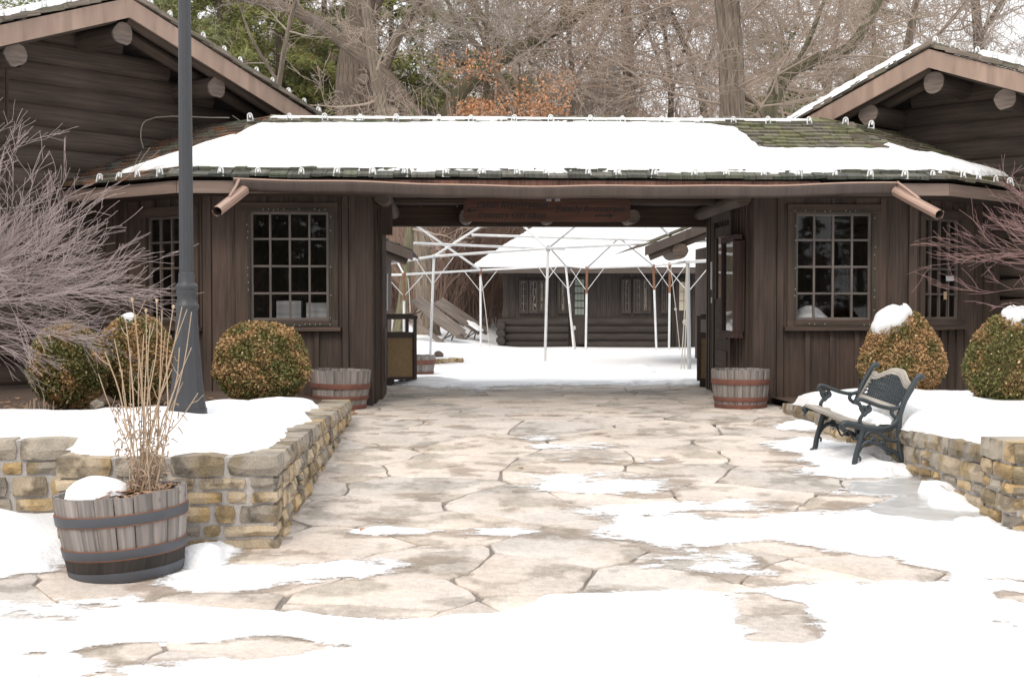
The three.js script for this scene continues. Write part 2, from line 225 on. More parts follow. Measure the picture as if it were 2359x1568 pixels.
function snowField(x, z) {
  let v = x < -4.2 ? (-4.2 - x) * 1.5 : 0; if (z < -3.0) v += (-3.0 - z) * 1.2; if (z > 9.0) v += (z - 9.0) * 1.2; if (x > 2.6 && z > 5.9) v += (x - 2.6) * 1.5;
  for (const [cx, cz, rx, rz, w] of snowBlobs) { const q = Math.hypot((x - cx) / rx, (z - cz) / rz); if (q < 1.45) v += w * (1 - sstep(0.45, 1.45, q)); }
  const n = fbm(x * 2.4, z * 2.8, 101, 5) - 0.5, m = fbm(x * 8, z * 11, 131, 4) - 0.5;
  return v + (n * 1.35 + m * 0.95) * (0.42 + 0.58 * sstep(0.02, 0.35, v)) * (v > 1.15 ? 0.55 : 1);
}
const pavement = struct(addMesh('pavement', (() => { const mb = new MB(); const nz = 40; let prev = null; for (let k = 0; k <= nz; k++) { const z = lerp(-3.4, 11.6, k / nz), row = []; for (let i = 0; i <= 8; i++) { const x = lerp(-5.2, 4.2, i / 8); row.push(mb.v(x, gy(x, z) - 0.012, z, x, z)); } if (prev) for (let i = 0; i < 8; i++) mb.i.push(prev[i], row[i], row[i + 1], prev[i], row[i + 1], prev[i + 1]); prev = row; } return mb.geo(); })(), M.mortarFloor));
{ reseed(77);
  const sites = [], x0 = -5.1, x1 = 4.1, z0 = -3.3, z1 = 11.3; let tries = 0;
  while (tries++ < 9000) { const x = rr(x0, x1), z = rr(z0, z1), s = (z > 7 ? 0.42 : z < 0 ? 0.6 : 0.56) * (0.7 + 0.65 * fbm(x * 1.1, z * 1.1, 201, 2)); if (sites.every((q) => Math.hypot((q[0] - x) * 0.86, q[1] - z) > s)) sites.push([x, z]); }
  for (const [sx, sz] of sites) {
    if ((sx < PLx - 0.5 && sz < PLz2 - 0.4 && sz > 0.6) || (sx > PRx + 0.5 && sz < PRz1 - 0.5 && sz > 0.6) || (Math.abs(sx) > 2.5 && sz < 0.6)) continue;
    let poly = [[x0, z0], [x1, z0], [x1, z1], [x0, z1]];
    for (const [tx, tz] of sites) { const dx = tx - sx, dz = tz - sz, l = Math.hypot(dx, dz); if (!l || l > 3) continue; const lim = l / 2 - 0.0035; const out = [];
      for (let i = 0; i < poly.length; i++) { const a = poly[i], b = poly[(i + 1) % poly.length], da = ((a[0] - sx) * dx + (a[1] - sz) * dz) / l - lim, db = ((b[0] - sx) * dx + (b[1] - sz) * dz) / l - lim; if (da <= 0) out.push(a); if (da * db < 0) { const t = da / (da - db); out.push([lerp(a[0], b[0], t), lerp(a[1], b[1], t)]); } }
      poly = out; if (poly.length < 3) break; }
    if (poly.length < 3) continue;
    // break the straight edges
    const ring = [];
    for (let i = 0; i < poly.length; i++) { const a = poly[i], b = poly[(i + 1) % poly.length], l = Math.hypot(b[0] - a[0], b[1] - a[1]), n = clamp(Math.round(l / 0.13), 1, 5); for (let k = 0; k < n; k++) { const t = k / n, px = lerp(a[0], b[0], t), pz = lerp(a[1], b[1], t), w = (fbm(px * 3.2, pz * 3.2, 211, 3) - 0.5) * 0.16, w2 = (fbm(px * 3.2, pz * 3.2, 221, 3) - 0.5) * 0.16; let qx = px + w, qz = pz + w2; const r = k === 0 ? rr(0.955, 0.985) : rr(0.982, 0.998); ring.push([sx + (qx - sx) * r, sz + (qz - sz) * r]); } }
    const mb = new MB(), tx = rr(-0.004, 0.004), tz = rr(-0.004, 0.004), lift = rr(0.0, 0.004), Y = (x, z) => gy(x, z) + lift + (x - sx) * tx + (z - sz) * tz, ou = rnd() * 4, ov = rnd() * 4;
    const c = mb.v(sx, Y(sx, sz), sz, sx * 0.6 + ou, sz * 0.6 + ov), inn = ring.map(([x, z]) => { const a = lerp(sx, x, 0.985), b = lerp(sz, z, 0.985); return mb.v(a, Y(a, b), b, a * 0.6 + ou, b * 0.6 + ov); }), out = ring.map(([x, z]) => mb.v(x, Y(x, z) - 0.006, z, x * 0.6 + ou, z * 0.6 + ov)), low = ring.map(([x, z]) => mb.v(x, gy(x, z) - 0.03, z, x * 0.6 + ou, z * 0.6 + ov));
    ring.forEach((_, i) => { const j = (i + 1) % ring.length; mb.i.push(c, inn[j], inn[i], inn[i], inn[j], out[j], inn[i], out[j], out[i], out[i], out[j], low[j], out[i], low[j], low[i]); });
    mb.build('flagstone', pick(M.flag), pavement);
  }
}
// ---------------------------------------------------------------- thin trodden snow on the pavement
{ const mb = new MB(), sl = new MB(), cell = 0.026, x0 = -5.2, x1 = 4.2, z0 = -3.6, z1 = 11.6, nx = Math.round((x1 - x0) / cell), nz = Math.round((z1 - z0) / cell), H = new Float32Array((nx + 1) * (nz + 1)), F_ = new Float32Array((nx + 1) * (nz + 1));
  const bank = [[-4.4, 6.62, 1.05, 0.75, 0.20], [-2.42, 7.0, 0.28, 0.13, 0.06], [3.1, 6.6, 0.7, 0.5, 0.16], [1.95, 4.1, 0.35, 0.7, 0.05], [2.0, 5.3, 0.22, 0.35, 0.06]];
  for (let j = 0; j <= nz; j++) for (let i = 0; i <= nx; i++) { const x = x0 + i * cell, z = z0 + j * cell, v = snowField(x, z); let h = v < 0.66 ? -0.02 : 0.003 + 0.010 * sstep(0.66, 0.9, v) + 0.024 * sstep(0.85, 1.5, v);
    if (h > 0) { for (const [bx, bz, rx, rz, a] of bank) { const q = Math.hypot((x - bx) / rx, (z - bz) / rz); if (q < 1.2) h += a * (1 - sstep(0.3, 1.2, q)); } h += ((v > 0.9 ? 0.02 : 0.005) + (x > 1.2 && z < 5.9 ? 0.06 : 0)) * (fbm(x * 4, z * 4, 141, 4) - 0.42) + 0.005 * (vn(x * 22, z * 22, 151) - 0.5); if (h < 0.003) h = 0.003; }
    H[j * (nx + 1) + i] = h; F_[j * (nx + 1) + i] = v; }
  const sheet = (m, Y) => { const id = new Map(); return (i, j) => { const k = j * (nx + 1) + i; if (!id.has(k)) { const x = x0 + i * cell, z = z0 + j * cell; id.set(k, m.v(x, gy(x, z) + Y(k), z, m === sl ? i / nx : x, m === sl ? j / nz : z)); } return id.get(k); }; };
  const vs = sheet(mb, (k) => 0.009 + H[k]), va = sheet(sl, () => 0.0095);
  for (let j = 0; j < nz; j++) for (let i = 0; i < nx; i++) { const k = j * (nx + 1) + i, q = [k, k + 1, k + nx + 1, k + nx + 2], x = x0 + i * cell, z = z0 + j * cell;
    if ((x < PLx - 0.1 && z > 0.7 && z < (x > PLxb ? PLz1 : PLz2) - 0.1) || (x > PRx + 0.1 && z > 0.7 && z < PRz1 - 0.1) || (Math.abs(x) > 2.1 && z < 0.7)) continue;
    const put = (m, f) => { const a = f(i, j), b = f(i, j + 1), c = f(i + 1, j + 1), d = f(i + 1, j); m.i.push(a, b, c, a, c, d); };
    if (q.some((e) => H[e] > 0)) put(mb, vs);
    if (q.some((e) => H[e] <= 0) && q.some((e) => F_[e] > 0.1)) put(sl, va); }
  stuffy(mb.build('snow_cover', M.snow), 'patchy trodden snow lying on the flagstone pavement', 'snow');
  // half melted crust: its coverage map follows the same patches, with a grain of its own
  const TW = 1536, TH_ = 2048, map = tex(TW, TH_, (u, v) => { const fi = u * nx, fj = v * nz, i = Math.min(nx - 1, Math.floor(fi)), j = Math.min(nz - 1, Math.floor(fj)), k = j * (nx + 1) + i, f = lerp(lerp(F_[k], F_[k + 1], fi - i), lerp(F_[k + nx + 1], F_[k + nx + 2], fi - i), fj - j); if (f < 0.08) return 0; const x = u * (x1 - x0), z = v * (z1 - z0), g = fbm(x * 16, z * 30, 311, 3) - 0.5 + 0.5 * (vn(x * 110, z * 110, 317) - 0.5); return 0.94 * sstep(0.26, 0.74, f + 0.6 * g); });
  map.wrapS = map.wrapT = THREE.ClampToEdgeWrapping;
  const wet = new MB(), vw = sheet(wet, () => 0.0076), wmap = tex(1024, 1536, (u, v) => { const fi = u * nx, fj = v * nz, i = Math.min(nx - 1, Math.floor(fi)), j = Math.min(nz - 1, Math.floor(fj)), f = F_[j * (nx + 1) + i]; if (f < 0.02) return 0; const x = u * (x1 - x0), z = v * (z1 - z0), g = fbm(x * 3.2, z * 5, 331, 4); return 0.46 * sstep(0.06, 0.2, f + 0.5 * (g - 0.5)) * sstep(0.42, 0.58, g + 0.15 * (vn(x * 60, z * 60, 337) - 0.5)); }); wmap.wrapS = wmap.wrapT = THREE.ClampToEdgeWrapping;
  for (let j = 0; j < nz; j++) for (let i = 0; i < nx; i++) { const k = j * (nx + 1) + i, z = z0 + j * cell, x = x0 + i * cell; if (F_[k] < 0.02 || H[k] > 0 || z < 0.5 || (x < PLx - 0.1 && z < PLz1) || (x > PRx + 0.1 && z < PRz1)) continue; const a = vw(i, j), b = vw(i, j + 1), c = vw(i + 1, j + 1), d = vw(i + 1, j); wet.i.push(a, b, c, a, c, d); }
  for (let k = 0; k < wet.u.length; k += 2) { wet.u[k] = (wet.p[k / 2 * 3] - x0) / (x1 - x0); wet.u[k + 1] = (wet.p[k / 2 * 3 + 2] - z0) / (z1 - z0); }
  stuffy(wet.build('meltwater_dirt', std(0.36, 0.285, 0.225, { alphaMap: wmap, transparent: true, roughness: 0.6 })), 'brown meltwater dirt streaks beside the snow patches', 'dirt');
  stuffy(sl.build('slush', std(0.85, 0.86, 0.88, { alphaMap: map, transparent: true, roughness: 0.7 })), 'thin broken crust of wet snow along the edges of the snow patches', 'snow');
}
// ice sheets beside the bench
{ const poly = [[1935, 1108], [2080, 1098], [2215, 1128], [2260, 1185], [2240, 1222], [2050, 1226], [1960, 1190], [2030, 1150]].map(([x, y]) => onGround(x, y)).map((p) => [p.x, -p.z]);
  const ice = snowLayer(flat(), poly, 0.006, { cell: 0.03, jag: 0.28, jagScale: 5, soft: 0.05, lump: 0.1, s: 9, base: (x, y) => gy(x, -y) + 0.009 }).build('ice_sheet', new THREE.MeshPhysicalMaterial({ color: C(0.86, 0.88, 0.90), transmission: 0.55, thickness: 0, roughness: 0.22, side: THREE.DoubleSide }));
  tag(ice, 'thin grey ice sheet glazing the flagstones beside the bench', 'ice', null, 'stuff'); }

// ---------------------------------------------------------------- stone planters
function stoneBlock(parent, m, w, h, d, mat) {   // rough block, front face at local z = 0, body behind it
  const mb = new MB(m), nx = w > 0.2 ? 3 : 2, ny = 2, ou = rnd() * 5, ov = rnd() * 5, P = [];
  for (let j = 0; j <= ny; j++) for (let i = 0; i <= nx; i++) { const e = (i === 0 || i === nx || j === 0 || j === ny), cr = (i === 0 || i === nx) && (j === 0 || j === ny); P.push(V((i / nx - 0.5) * w * (cr ? 0.94 : 1) + (e ? rr(-0.006, 0.006) : rr(-0.02, 0.02)), (j / ny - 0.5) * h * (cr ? 0.93 : 1) + (e ? rr(-0.005, 0.005) : rr(-0.012, 0.012)), e ? rr(-0.012, 0.0) : rr(0.004, 0.022))); }
  const uv = (p) => [(p.x + ou) * 1.6, (p.y + ov + p.z * 0.7) * 1.6], at2 = (i, j) => P[j * (nx + 1) + i];
  for (let j = 0; j < ny; j++) for (let i = 0; i < nx; i++) { const q = [at2(i, j), at2(i + 1, j), at2(i + 1, j + 1), at2(i, j + 1)]; mb.quad(...q, q.map(uv)); }
  const ring = []; for (let i = 0; i < nx; i++) ring.push(at2(i, 0)); for (let j = 0; j < ny; j++) ring.push(at2(nx, j)); for (let i = nx; i > 0; i--) ring.push(at2(i, ny)); for (let j = ny; j > 0; j--) ring.push(at2(0, j));
  ring.forEach((a, k) => { const b = ring[(k + 1) % ring.length], q = [a, V(a.x, a.y, -d), V(b.x, b.y, -d), b]; mb.quad(...q, q.map(uv)); });
  return mb.build('stone', mat, parent);
}
function stoneWall(parent, O, U, len, top, bot, depth, { cap = 0.115, endA = true, endB = true } = {}) {   // U along the wall, seen from the side that U x up points to
  const N = U.clone().cross(V(0, 1, 0)).normalize(), m = frame(O, U, N);
  const core = new MB(m), n = Math.max(2, Math.ceil(len / 0.5)); for (let k = 0; k < n; k++) { const a = k ? k / n * len : 0.03, b = k < n - 1 ? (k + 1) / n * len : len - 0.03, i = 0.02; const q = (u, y, z) => V(u, y, z); const ta = top(a) - 0.012, tb = top(b) - 0.012, ba = bot(a) - 0.08, bb = bot(b) - 0.08;
    core.quad(q(a, ba, -i), q(b, bb, -i), q(b, tb, -i), q(a, ta, -i)); core.quad(q(a, ta, -i), q(b, tb, -i), q(b, tb, -depth), q(a, ta, -depth)); core.quad(q(b, bb, -depth), q(a, ba, -depth), q(a, ta, -depth), q(b, tb, -depth)); if (k === 0) core.quad(q(a, ba, -depth), q(a, ba, -i), q(a, ta, -i), q(a, ta, -depth)); if (k === n - 1) core.quad(q(b, bb, -i), q(b, bb, -depth), q(b, tb, -depth), q(b, tb, -i)); }
  core.build('mortar', M.mortar, parent);
  let below = 0, row = 0, deepest = 0; for (let k = 0; k <= 20; k++) deepest = Math.max(deepest, top(k / 20 * len) - bot(k / 20 * len));
  while (below < deepest + 0.02) {
    const h = row === 0 ? cap : pick([0.075, 0.09, 0.11, 0.13]); let u = row % 2 ? -rr(0.02, 0.1) : 0;
    while (u < len - 0.03) { let w = row === 0 ? rr(0.2, 0.42) : rr(0.11, 0.34) * (h > 0.1 ? 1.1 : 0.9); let a = Math.max(0, u), b = Math.min(len, u + w); if (len - b < 0.09) b = len; const mid = (a + b) / 2, y1 = top(mid) - below, y0 = y1 - h; u = b + 0.0001; if (b - a < 0.05 || y1 < bot(mid) + 0.01) continue;
      const g = row === 0 ? 0.008 : 0.013, ga = a === 0 ? 0.001 : g, gb = b === len ? 0.001 : g, sl = (top(b) - top(a)) / (b - a), split = row > 0 && h > 0.1 && b - a < 0.22 && rnd() < 0.25, mat = row === 0 ? pick([M.stone[2], M.stone[0], M.stone[4], M.stone[2]]) : pick([M.stone[0], M.stone[1], M.stone[3], M.stone[2], M.stone[1], M.stone[0], M.stone[4]]);
      const put = (ya, yb) => stoneBlock(parent, m.clone().multiply(new THREE.Matrix4().makeTranslation(mid + (ga - gb) / 2, (ya + yb) / 2, rr(-0.008, 0.012))).multiply(new THREE.Matrix4().makeRotationZ(sl)), b - a - ga - gb, yb - ya - (row === 0 ? 0.008 : 0.018), row === 0 ? depth + 0.02 : depth * 0.8, mat);
      if (split) { const ym = lerp(y0, y1, 0.5); put(y0, ym); put(ym, y1); } else put(y0, y1); }
    below += h; row++;
  }
}
const gEnd = (x, z) => gy(x, z);
reseed(301);
const planterL = thing('stone_planter', 'low tan limestone planter wall around the lamp post, ending by the open barrel', 'planter', V(PLx, gy(PLx, PLz1), PLz1), 'stone planters');
stoneWall(planterL, V(PLxb, 0, PLz1), V(1, 0, 0), PLx - PLxb, () => 0.262, () => gEnd(PLx, PLz1), 0.24);
stoneWall(planterL, V(PLx - 0.004, 0, PLz1 - 0.27), V(0, 0, -1), PLz1 - PLz0 - 0.27, (u) => topL(PLz1 - 0.27 - u), (u) => gEnd(PLx, PLz1 - u), 0.24);
stoneWall(planterL, V(-7.2, 0, PLz2 + 0.5), V(3.9, 0, -0.5).normalize(), 3.93, () => 0.285, () => gEnd(-4, PLz2), 0.22, { cap: 0.13 });
{ const mb = new MB(); const z0 = -0.9; mb.quad(V(-7.2, 0.17, PLz2), V(PLxb + 0.1, 0.17, PLz2 - 0.1), V(PLxb + 0.1, 0.16, z0), V(-7.2, 0.16, z0)); mb.quad(V(PLxb + 0.1, 0.168, PLz1 - 0.12), V(PLx - 0.12, 0.168, PLz1 - 0.12), V(PLx - 0.12, 0.12, 1.6), V(PLxb + 0.1, 0.16, 0.3)); mb.quad(V(PLxb + 0.1, 0.16, 0.3), V(PLx - 0.12, 0.12, 1.6), V(PLx - 0.4, 0.1, 0.1), V(PLxb, 0.16, 0.02)); mb.build('soil', M.soil, planterL); }
reseed(317);
const planterR = thing('stone_planter', 'low tan limestone planter wall with a raised corner pier behind the bench', 'planter', V(PRx, gy(PRx, PRz1), PRz1), 'stone planters');
stoneWall(planterR, V(PRx, 0, PRz0), V(0, 0, 1), PRz1 - PRz0 - 0.02, (u) => topR(PRz0 + u), (u) => gEnd(PRx, PRz0 + u), 0.22);
stoneWall(planterR, V(PRx - 0.03, 0, PRz1), V(0, 0, 1), 0.42, () => 0.285, () => gEnd(PRx, PRz1) - 0.02, 0.4, { cap: 0.13 });
stoneWall(planterR, V(PRx - 0.01, 0, PRz1 + 0.43), V(1, 0, 0), 2.4, () => 0.28, () => gEnd(PRx, PRz1) - 0.02, 0.22, { cap: 0.13 });
{ const mb = new MB(); mb.quad(V(PRx + 0.12, 0.15, PRz1), V(7, 0.15, PRz1), V(7, 0.1, 0.02), V(PRx + 0.12, 0.08, 0.02)); mb.build('soil', M.soil, planterR); }
// snow lying in the planters
const yL = (x, y) => { const z = -y; return lerp(0.175, 0.262, clamp((z - PLz0) / (PLz1 - PLz0))); };
{ const poly = [[-2.30, -6.52], [-2.22, -5.6], [-2.30, -4.9], [-2.24, -4.2], [-2.40, -3.4], [-2.34, -2.55], [-2.75, -2.35], [-3.0, -3.1], [-3.4, -3.75], [-4.2, -3.95], [-5.2, -4.0], [-7, -4.0], [-7, -6.25], [-4.4, -5.82], [-3.45, -5.78], [-3.27, -6.55]];
  const humps = [[-2.75, 4.55, 0.5, 0.45, 0.075], [-3.15, 5.2, 0.55, 0.5, 0.05], [-2.5, 3.4, 0.3, 0.4, 0.04]];
  const mb = snowLayer(flat(), poly, 0.10, { cell: 0.035, jag: 0.10, soft: 0.22, jagScale: 4, lump: 0.5, s: 21, base: (x, y) => { let h = yL(x, y); for (const [a, b, rx, rz, k] of humps) { const q = Math.hypot((x - a) / rx, (-y - b) / rz); if (q < 1) h += k * (1 - sstep(0, 1, q)); } return h - 0.0; } });
  stuffy(mb.build('planter_snow', M.snow), 'deep white snow filling the planter around the lamp post', 'snow'); }
{ const poly = [[PRx + 0.06, -1.2], [PRx + 0.02, -2.5], [PRx + 0.07, -3.6], [PRx + 0.03, -4.6], [PRx + 0.1, -5.9], [PRx + 0.45, -6.05], [PRx + 0.5, -6.32], [5, -6.3], [5, -1.4], [3.4, -0.9]];
  const humps = [[2.75, 3.6, 0.6, 1.1, 0.08], [2.9, 2.0, 0.7, 0.8, 0.06]];
  const mb = snowLayer(flat(), poly, 0.13, { cell: 0.035, jag: 0.06, soft: 0.2, jagScale: 4, lump: 0.35, s: 27, base: (x, y) => { const z = -y; let h = z > PRz1 ? 0.27 : topR(z); for (const [a, b, rx, rz, k] of humps) { const q = Math.hypot((x - a) / rx, (z - b) / rz); if (q < 1) h += k * (1 - sstep(0, 1, q)); } return h; } });
  stuffy(mb.build('planter_snow', M.snow), 'deep white snow heaped on the planter behind the bench', 'snow'); }
// ---------------------------------------------------------------- the gatehouse with its covered passage
const TH = 41 * Math.PI / 180, c0 = Math.cos(TH), s0 = Math.sin(TH), HW = 2.03, FX = 3.77, OV = 0.5, EY = 2.345, RIDGE = 3.14, RUN = 1.8, DEEP = 2.6, WT = 2.28, TAN = Math.tan(TH / 2), FACET = 2.0;
const gate = thing('gatehouse', 'dark brown board gatehouse with snowy shingle roof and open passage', 'building', V(0, 0, -1.3));
const frC = frame(V(0, 0, 0), V(1, 0, 0), V(0, 0, 1));
const endL = V(-FX - FACET * c0, 0, -FACET * s0), endR = V(FX + FACET * c0, 0, -FACET * s0);
const frL = frame(endL, V(c0, 0, s0), V(-s0, 0, c0)), frR = frame(V(FX, 0, 0), V(c0, 0, -s0), V(s0, 0, c0));
reseed(401);
function boards(parent, m, a, b, y0, y1, bw, { batten = 0.035, z = 0, mats = M.wall, t = 0.035, name = 'board' } = {}) {
  const n = Math.max(1, Math.round((b - a) / bw)), w = (b - a) / n;
  for (let k = 0; k < n; k++) { new MB(m).box(w - 0.003, y1 - y0, t, a + (k + 0.5) * w, (y0 + y1) / 2, z - t / 2 + rr(-0.003, 0.003)).build(name, pick(mats), parent); if (batten && k) new MB(m).box(batten, y1 - y0 - 0.004, 0.022, a + k * w, (y0 + y1) / 2, z + 0.013).build('batten', pick(mats), parent); }
}
const bar = (parent, m, name, w, h, d, x, y, z, mat, grain = 'y') => new MB(m).box(w, h, d, x, y, z, grain).build(name, mat, parent);
function sash(parent, m, x0, x1, y0, y1, cols, rows, { casing = 0.095, z = 0, mats = M.wall, mun = 0.022, sill = true, glass = M.glass } = {}) {
  const win = bar(parent, m, 'window', x1 - x0 + 2 * casing, casing, 0.05, (x0 + x1) / 2, y1 + casing / 2, z + 0.012, pick(mats), 'x');
  bar(win, m, 'casing', casing, y1 - y0, 0.05, x0 - casing / 2, (y0 + y1) / 2, z + 0.010, pick(mats)); bar(win, m, 'casing', casing, y1 - y0, 0.05, x1 + casing / 2, (y0 + y1) / 2, z + 0.010, pick(mats));
  bar(win, m, 'casing', x1 - x0 + 2 * casing, 0.07, 0.05, (x0 + x1) / 2, y0 - 0.035, z + 0.011, pick(mats), 'x');
  if (sill) bar(win, m, 'sill', x1 - x0 + 2 * casing + 0.06, 0.04, 0.11, (x0 + x1) / 2, y0 - 0.092, z + 0.035, mats[1] || mats[0], 'x');
  const w = (x1 - x0) / cols, h = (y1 - y0) / rows, zz = z - 0.025;
  const mm = M.muntin || (M.muntin = wood(0.21, 0.175, 0.155, { roughness: 0.4 }));
  for (let i = 0; i <= cols; i++) bar(win, m, 'muntin', i % cols ? mun : mun * 1.3, y1 - y0, 0.028, clamp(x0 + i * w, x0 + mun * 0.6, x1 - mun * 0.6), (y0 + y1) / 2, zz, mm);
  for (let j = 0; j <= rows; j++) bar(win, m, 'muntin', x1 - x0, j % rows ? mun : mun * 1.3, 0.023, (x0 + x1) / 2, clamp(y0 + j * h, y0 + mun * 0.6, y1 - mun * 0.6), zz, mm, 'x');
  for (let i = 0; i < cols; i++) for (let j = 0; j < rows; j++) { const mb = new MB(m), t = rr(-0.004, 0.004), t2 = rr(-0.004, 0.004), a = x0 + i * w + 0.004, b = x0 + (i + 1) * w - 0.004, c = y0 + j * h + 0.004, d = y0 + (j + 1) * h - 0.004; mb.quad(V(a, c, zz - 0.006 + t), V(b, c, zz - 0.006 - t + t2), V(b, d, zz - 0.006 - t), V(a, d, zz - 0.006 + t - t2)); mb.build('pane', glass, win); }
  return win;
}
// straight front, left and right of the passage
for (const s of [-1, 1]) {
  const X = (a, b) => s < 0 ? [-b, -a] : [a, b];
  const col = X(HW, 2.275); boards(gate, frC, col[0], col[1], 0, WT, 0.25, { batten: 0, z: 0.02, t: 0.09, name: 'corner_board' });
  const tr = X(2.278, 2.345); boards(gate, frC, tr[0], tr[1], 0, WT, 0.08, { batten: 0, z: 0.045, t: 0.06, name: 'trim' });
  const gx = X(2.485, 3.305); sash(gate, frC, gx[0], gx[1], 0.905, 2.045, 4, 4);
  const wx = X(2.35, 3.42); boards(gate, frC, wx[0], wx[1], 0, 0.83, 0.265, { z: 0, batten: 0.05 }); boards(gate, frC, wx[0], wx[1], 2.145, WT, 0.265, { z: 0 });
  const j1 = X(2.35, 2.392), j2 = X(3.398, 3.46); boards(gate, frC, j1[0], j1[1], 0.832, 2.143, 0.05, { batten: 0, z: 0.004 }); boards(gate, frC, j2[0], j2[1], 0, WT, 0.06, { batten: 0, z: 0.03, name: 'trim' });
  const pan = X(3.463, 3.71); boards(gate, frC, pan[0], pan[1], 0, WT, 0.3, { batten: 0, z: 0.002 }); const fold = X(3.712, 3.80); boards(gate, frC, fold[0], fold[1], 0, WT, 0.1, { batten: 0, z: 0.026, name: 'trim', t: 0.06 });
}
// canted sides
for (const [m, flip] of [[frL, true], [frR, false]]) {
  const X = (a, b) => flip ? [FACET - b, FACET - a] : [a, b];
  const gx = X(0.19, 0.99); sash(gate, m, gx[0], gx[1], 0.905, 2.02, 4, 4, { casing: 0.1 });
  let q = X(0.06, 1.12); boards(gate, m, q[0], q[1], 0, 0.83, 0.18); boards(gate, m, q[0], q[1], 2.125, WT, 0.3);
  q = X(1.092, 1.15); boards(gate, m, q[0], q[1], 0.832, 2.123, 0.06, { batten: 0, z: 0.012, name: 'trim' }); q = X(0.055, 0.088); boards(gate, m, q[0], q[1], 0.832, 2.123, 0.06, { batten: 0, z: 0.012, name: 'trim' });
  q = X(1.152, FACET); boards(gate, m, q[0], q[1], 0, WT, 0.2);
}
// passage walls, ceiling, beams and what closes the rooms behind
const frPL = frame(V(-HW, 0, 0), V(0, 0, -1), V(1, 0, 0)), frPR = frame(V(HW, 0, -DEEP), V(0, 0, 1), V(-1, 0, 0));
boards(gate, frPL, 0.09, DEEP, 0, WT, 0.2, { mats: M.wall, batten: 0.04 });
boards(gate, frPR, 0, DEEP - 0.09, 0, WT, 0.145, { mats: M.wall, batten: 0.05 });
{ const n = 9; for (let k = 0; k < n; k++) { const w = 2 * HW / n; bar(gate, frC, 'ceiling_board', w - 0.006, 0.03, DEEP, -HW + (k + 0.5) * w, WT + 0.02, -DEEP / 2, M.wall[2], 'z'); } }
bar(gate, frC, 'beam', 2 * HW, 0.24, 0.16, 0, 2.16, -DEEP + 0.06, M.wall[0], 'x'); bar(gate, frC, 'beam', 2 * HW, 0.075, 0.14, 0, 2.245, -0.05, M.wall[0], 'x'); bar(gate, frC, 'beam', 2 * HW, 0.05, 0.1, 0, 2.255, -1.25, M.wall[0], 'x');
for (const x of [-1.02, -0.02, 1.0]) { const mb = new MB(); mb.tube([V(x, 2.13, -1.9), V(x, 2.14, -DEEP - 0.35)], 0.085, 12); mb.build('joist', M.logEnd, gate); }
for (const s of [-1, 1]) new MB().tube([V(s * (HW - 0.1), 2.21, -0.02), V(s * (HW - 0.11), 2.20, -DEEP - 0.25)], 0.085, 12, { wob: 0.2 }).build('plate_log', M.log[0], gate);
{ // rear walls, room floors and ends
  const mb = new MB(); for (const s of [-1, 1]) { const e = s < 0 ? endL : endR, k = V(s * (FX - 0.9), 0, -DEEP), bo = V(e.x + s * -s0 * 2.2, 0, e.z - c0 * 2.2), Y = (p, y) => V(p.x, y, p.z);
    mb.quad(V(s * HW, 0, -DEEP), k, Y(k, WT), V(s * HW, WT, -DEEP)); mb.quad(k, bo, Y(bo, WT), Y(k, WT)); mb.quad(bo, e, Y(e, WT), Y(bo, WT)); mb.quad(V(s * HW, WT + 0.01, 0), V(s * FX, WT + 0.01, 0), Y(k, WT + 0.01), V(s * HW, WT + 0.01, -DEEP)); mb.quad(V(s * FX, WT + 0.01, 0), Y(e, WT + 0.01), Y(bo, WT + 0.01), Y(k, WT + 0.01)); mb.quad(V(s * HW, 0.03, 0), V(s * FX, 0.03, 0), Y(k, 0.03), V(s * HW, 0.03, -DEEP)); mb.quad(V(s * FX, 0.03, 0), Y(e, 0.03), Y(bo, 0.03), Y(k, 0.03)); }
  mb.build('room_lining', M.wall[0], gate); }
// what shows of the passage's side walls: a panelled door, a glazed notice case, name plates
{ const door = bar(gate, frPR, 'door', 0.86, 1.98, 0.05, 1.25, 0.99, 0.03, M.wall[0]);
  for (const y of [0.35, 0.85]) bar(door, frPR, 'door_panel', 0.62, 0.36, 0.02, 1.25, y, 0.062, M.wall[0], 'x'); bar(door, frPR, 'door_panel', 0.1, 0.72, 0.02, 1.56, 1.5, 0.064, M.wall[2]); bar(door, frPR, 'door_panel', 0.1, 0.72, 0.02, 0.94, 1.5, 0.064, M.wall[2]);
  new MB(frPR).quad(V(1.0, 1.15, 0.06), V(1.5, 1.15, 0.06), V(1.5, 1.86, 0.06), V(1.0, 1.86, 0.06)).build('door_glass', M.glass, door);
  bar(gate, frPR, 'door_casing', 0.09, 2.05, 0.06, 0.77, 1.025, 0.04, M.wall[2]); bar(gate, frPR, 'door_casing', 0.09, 2.05, 0.06, 1.73, 1.025, 0.04, M.wall[2]); bar(gate, frPR, 'door_casing', 1.05, 0.08, 0.06, 1.25, 2.09, 0.041, M.wall[2], 'x');
  const d2 = bar(gate, frPL, 'door', 0.86, 1.98, 0.05, 1.35, 0.99, 0.03, M.wall[0]); new MB(frPL).tube([V(1.05, 1.0, 0.1), V(1.05, 1.42, 0.1)], 0.014, 8).build('door_pull', M.brass, d2); bar(d2, frPL, 'door_panel', 0.5, 0.6, 0.02, 1.35, 0.5, 0.062, M.wall[0]); }
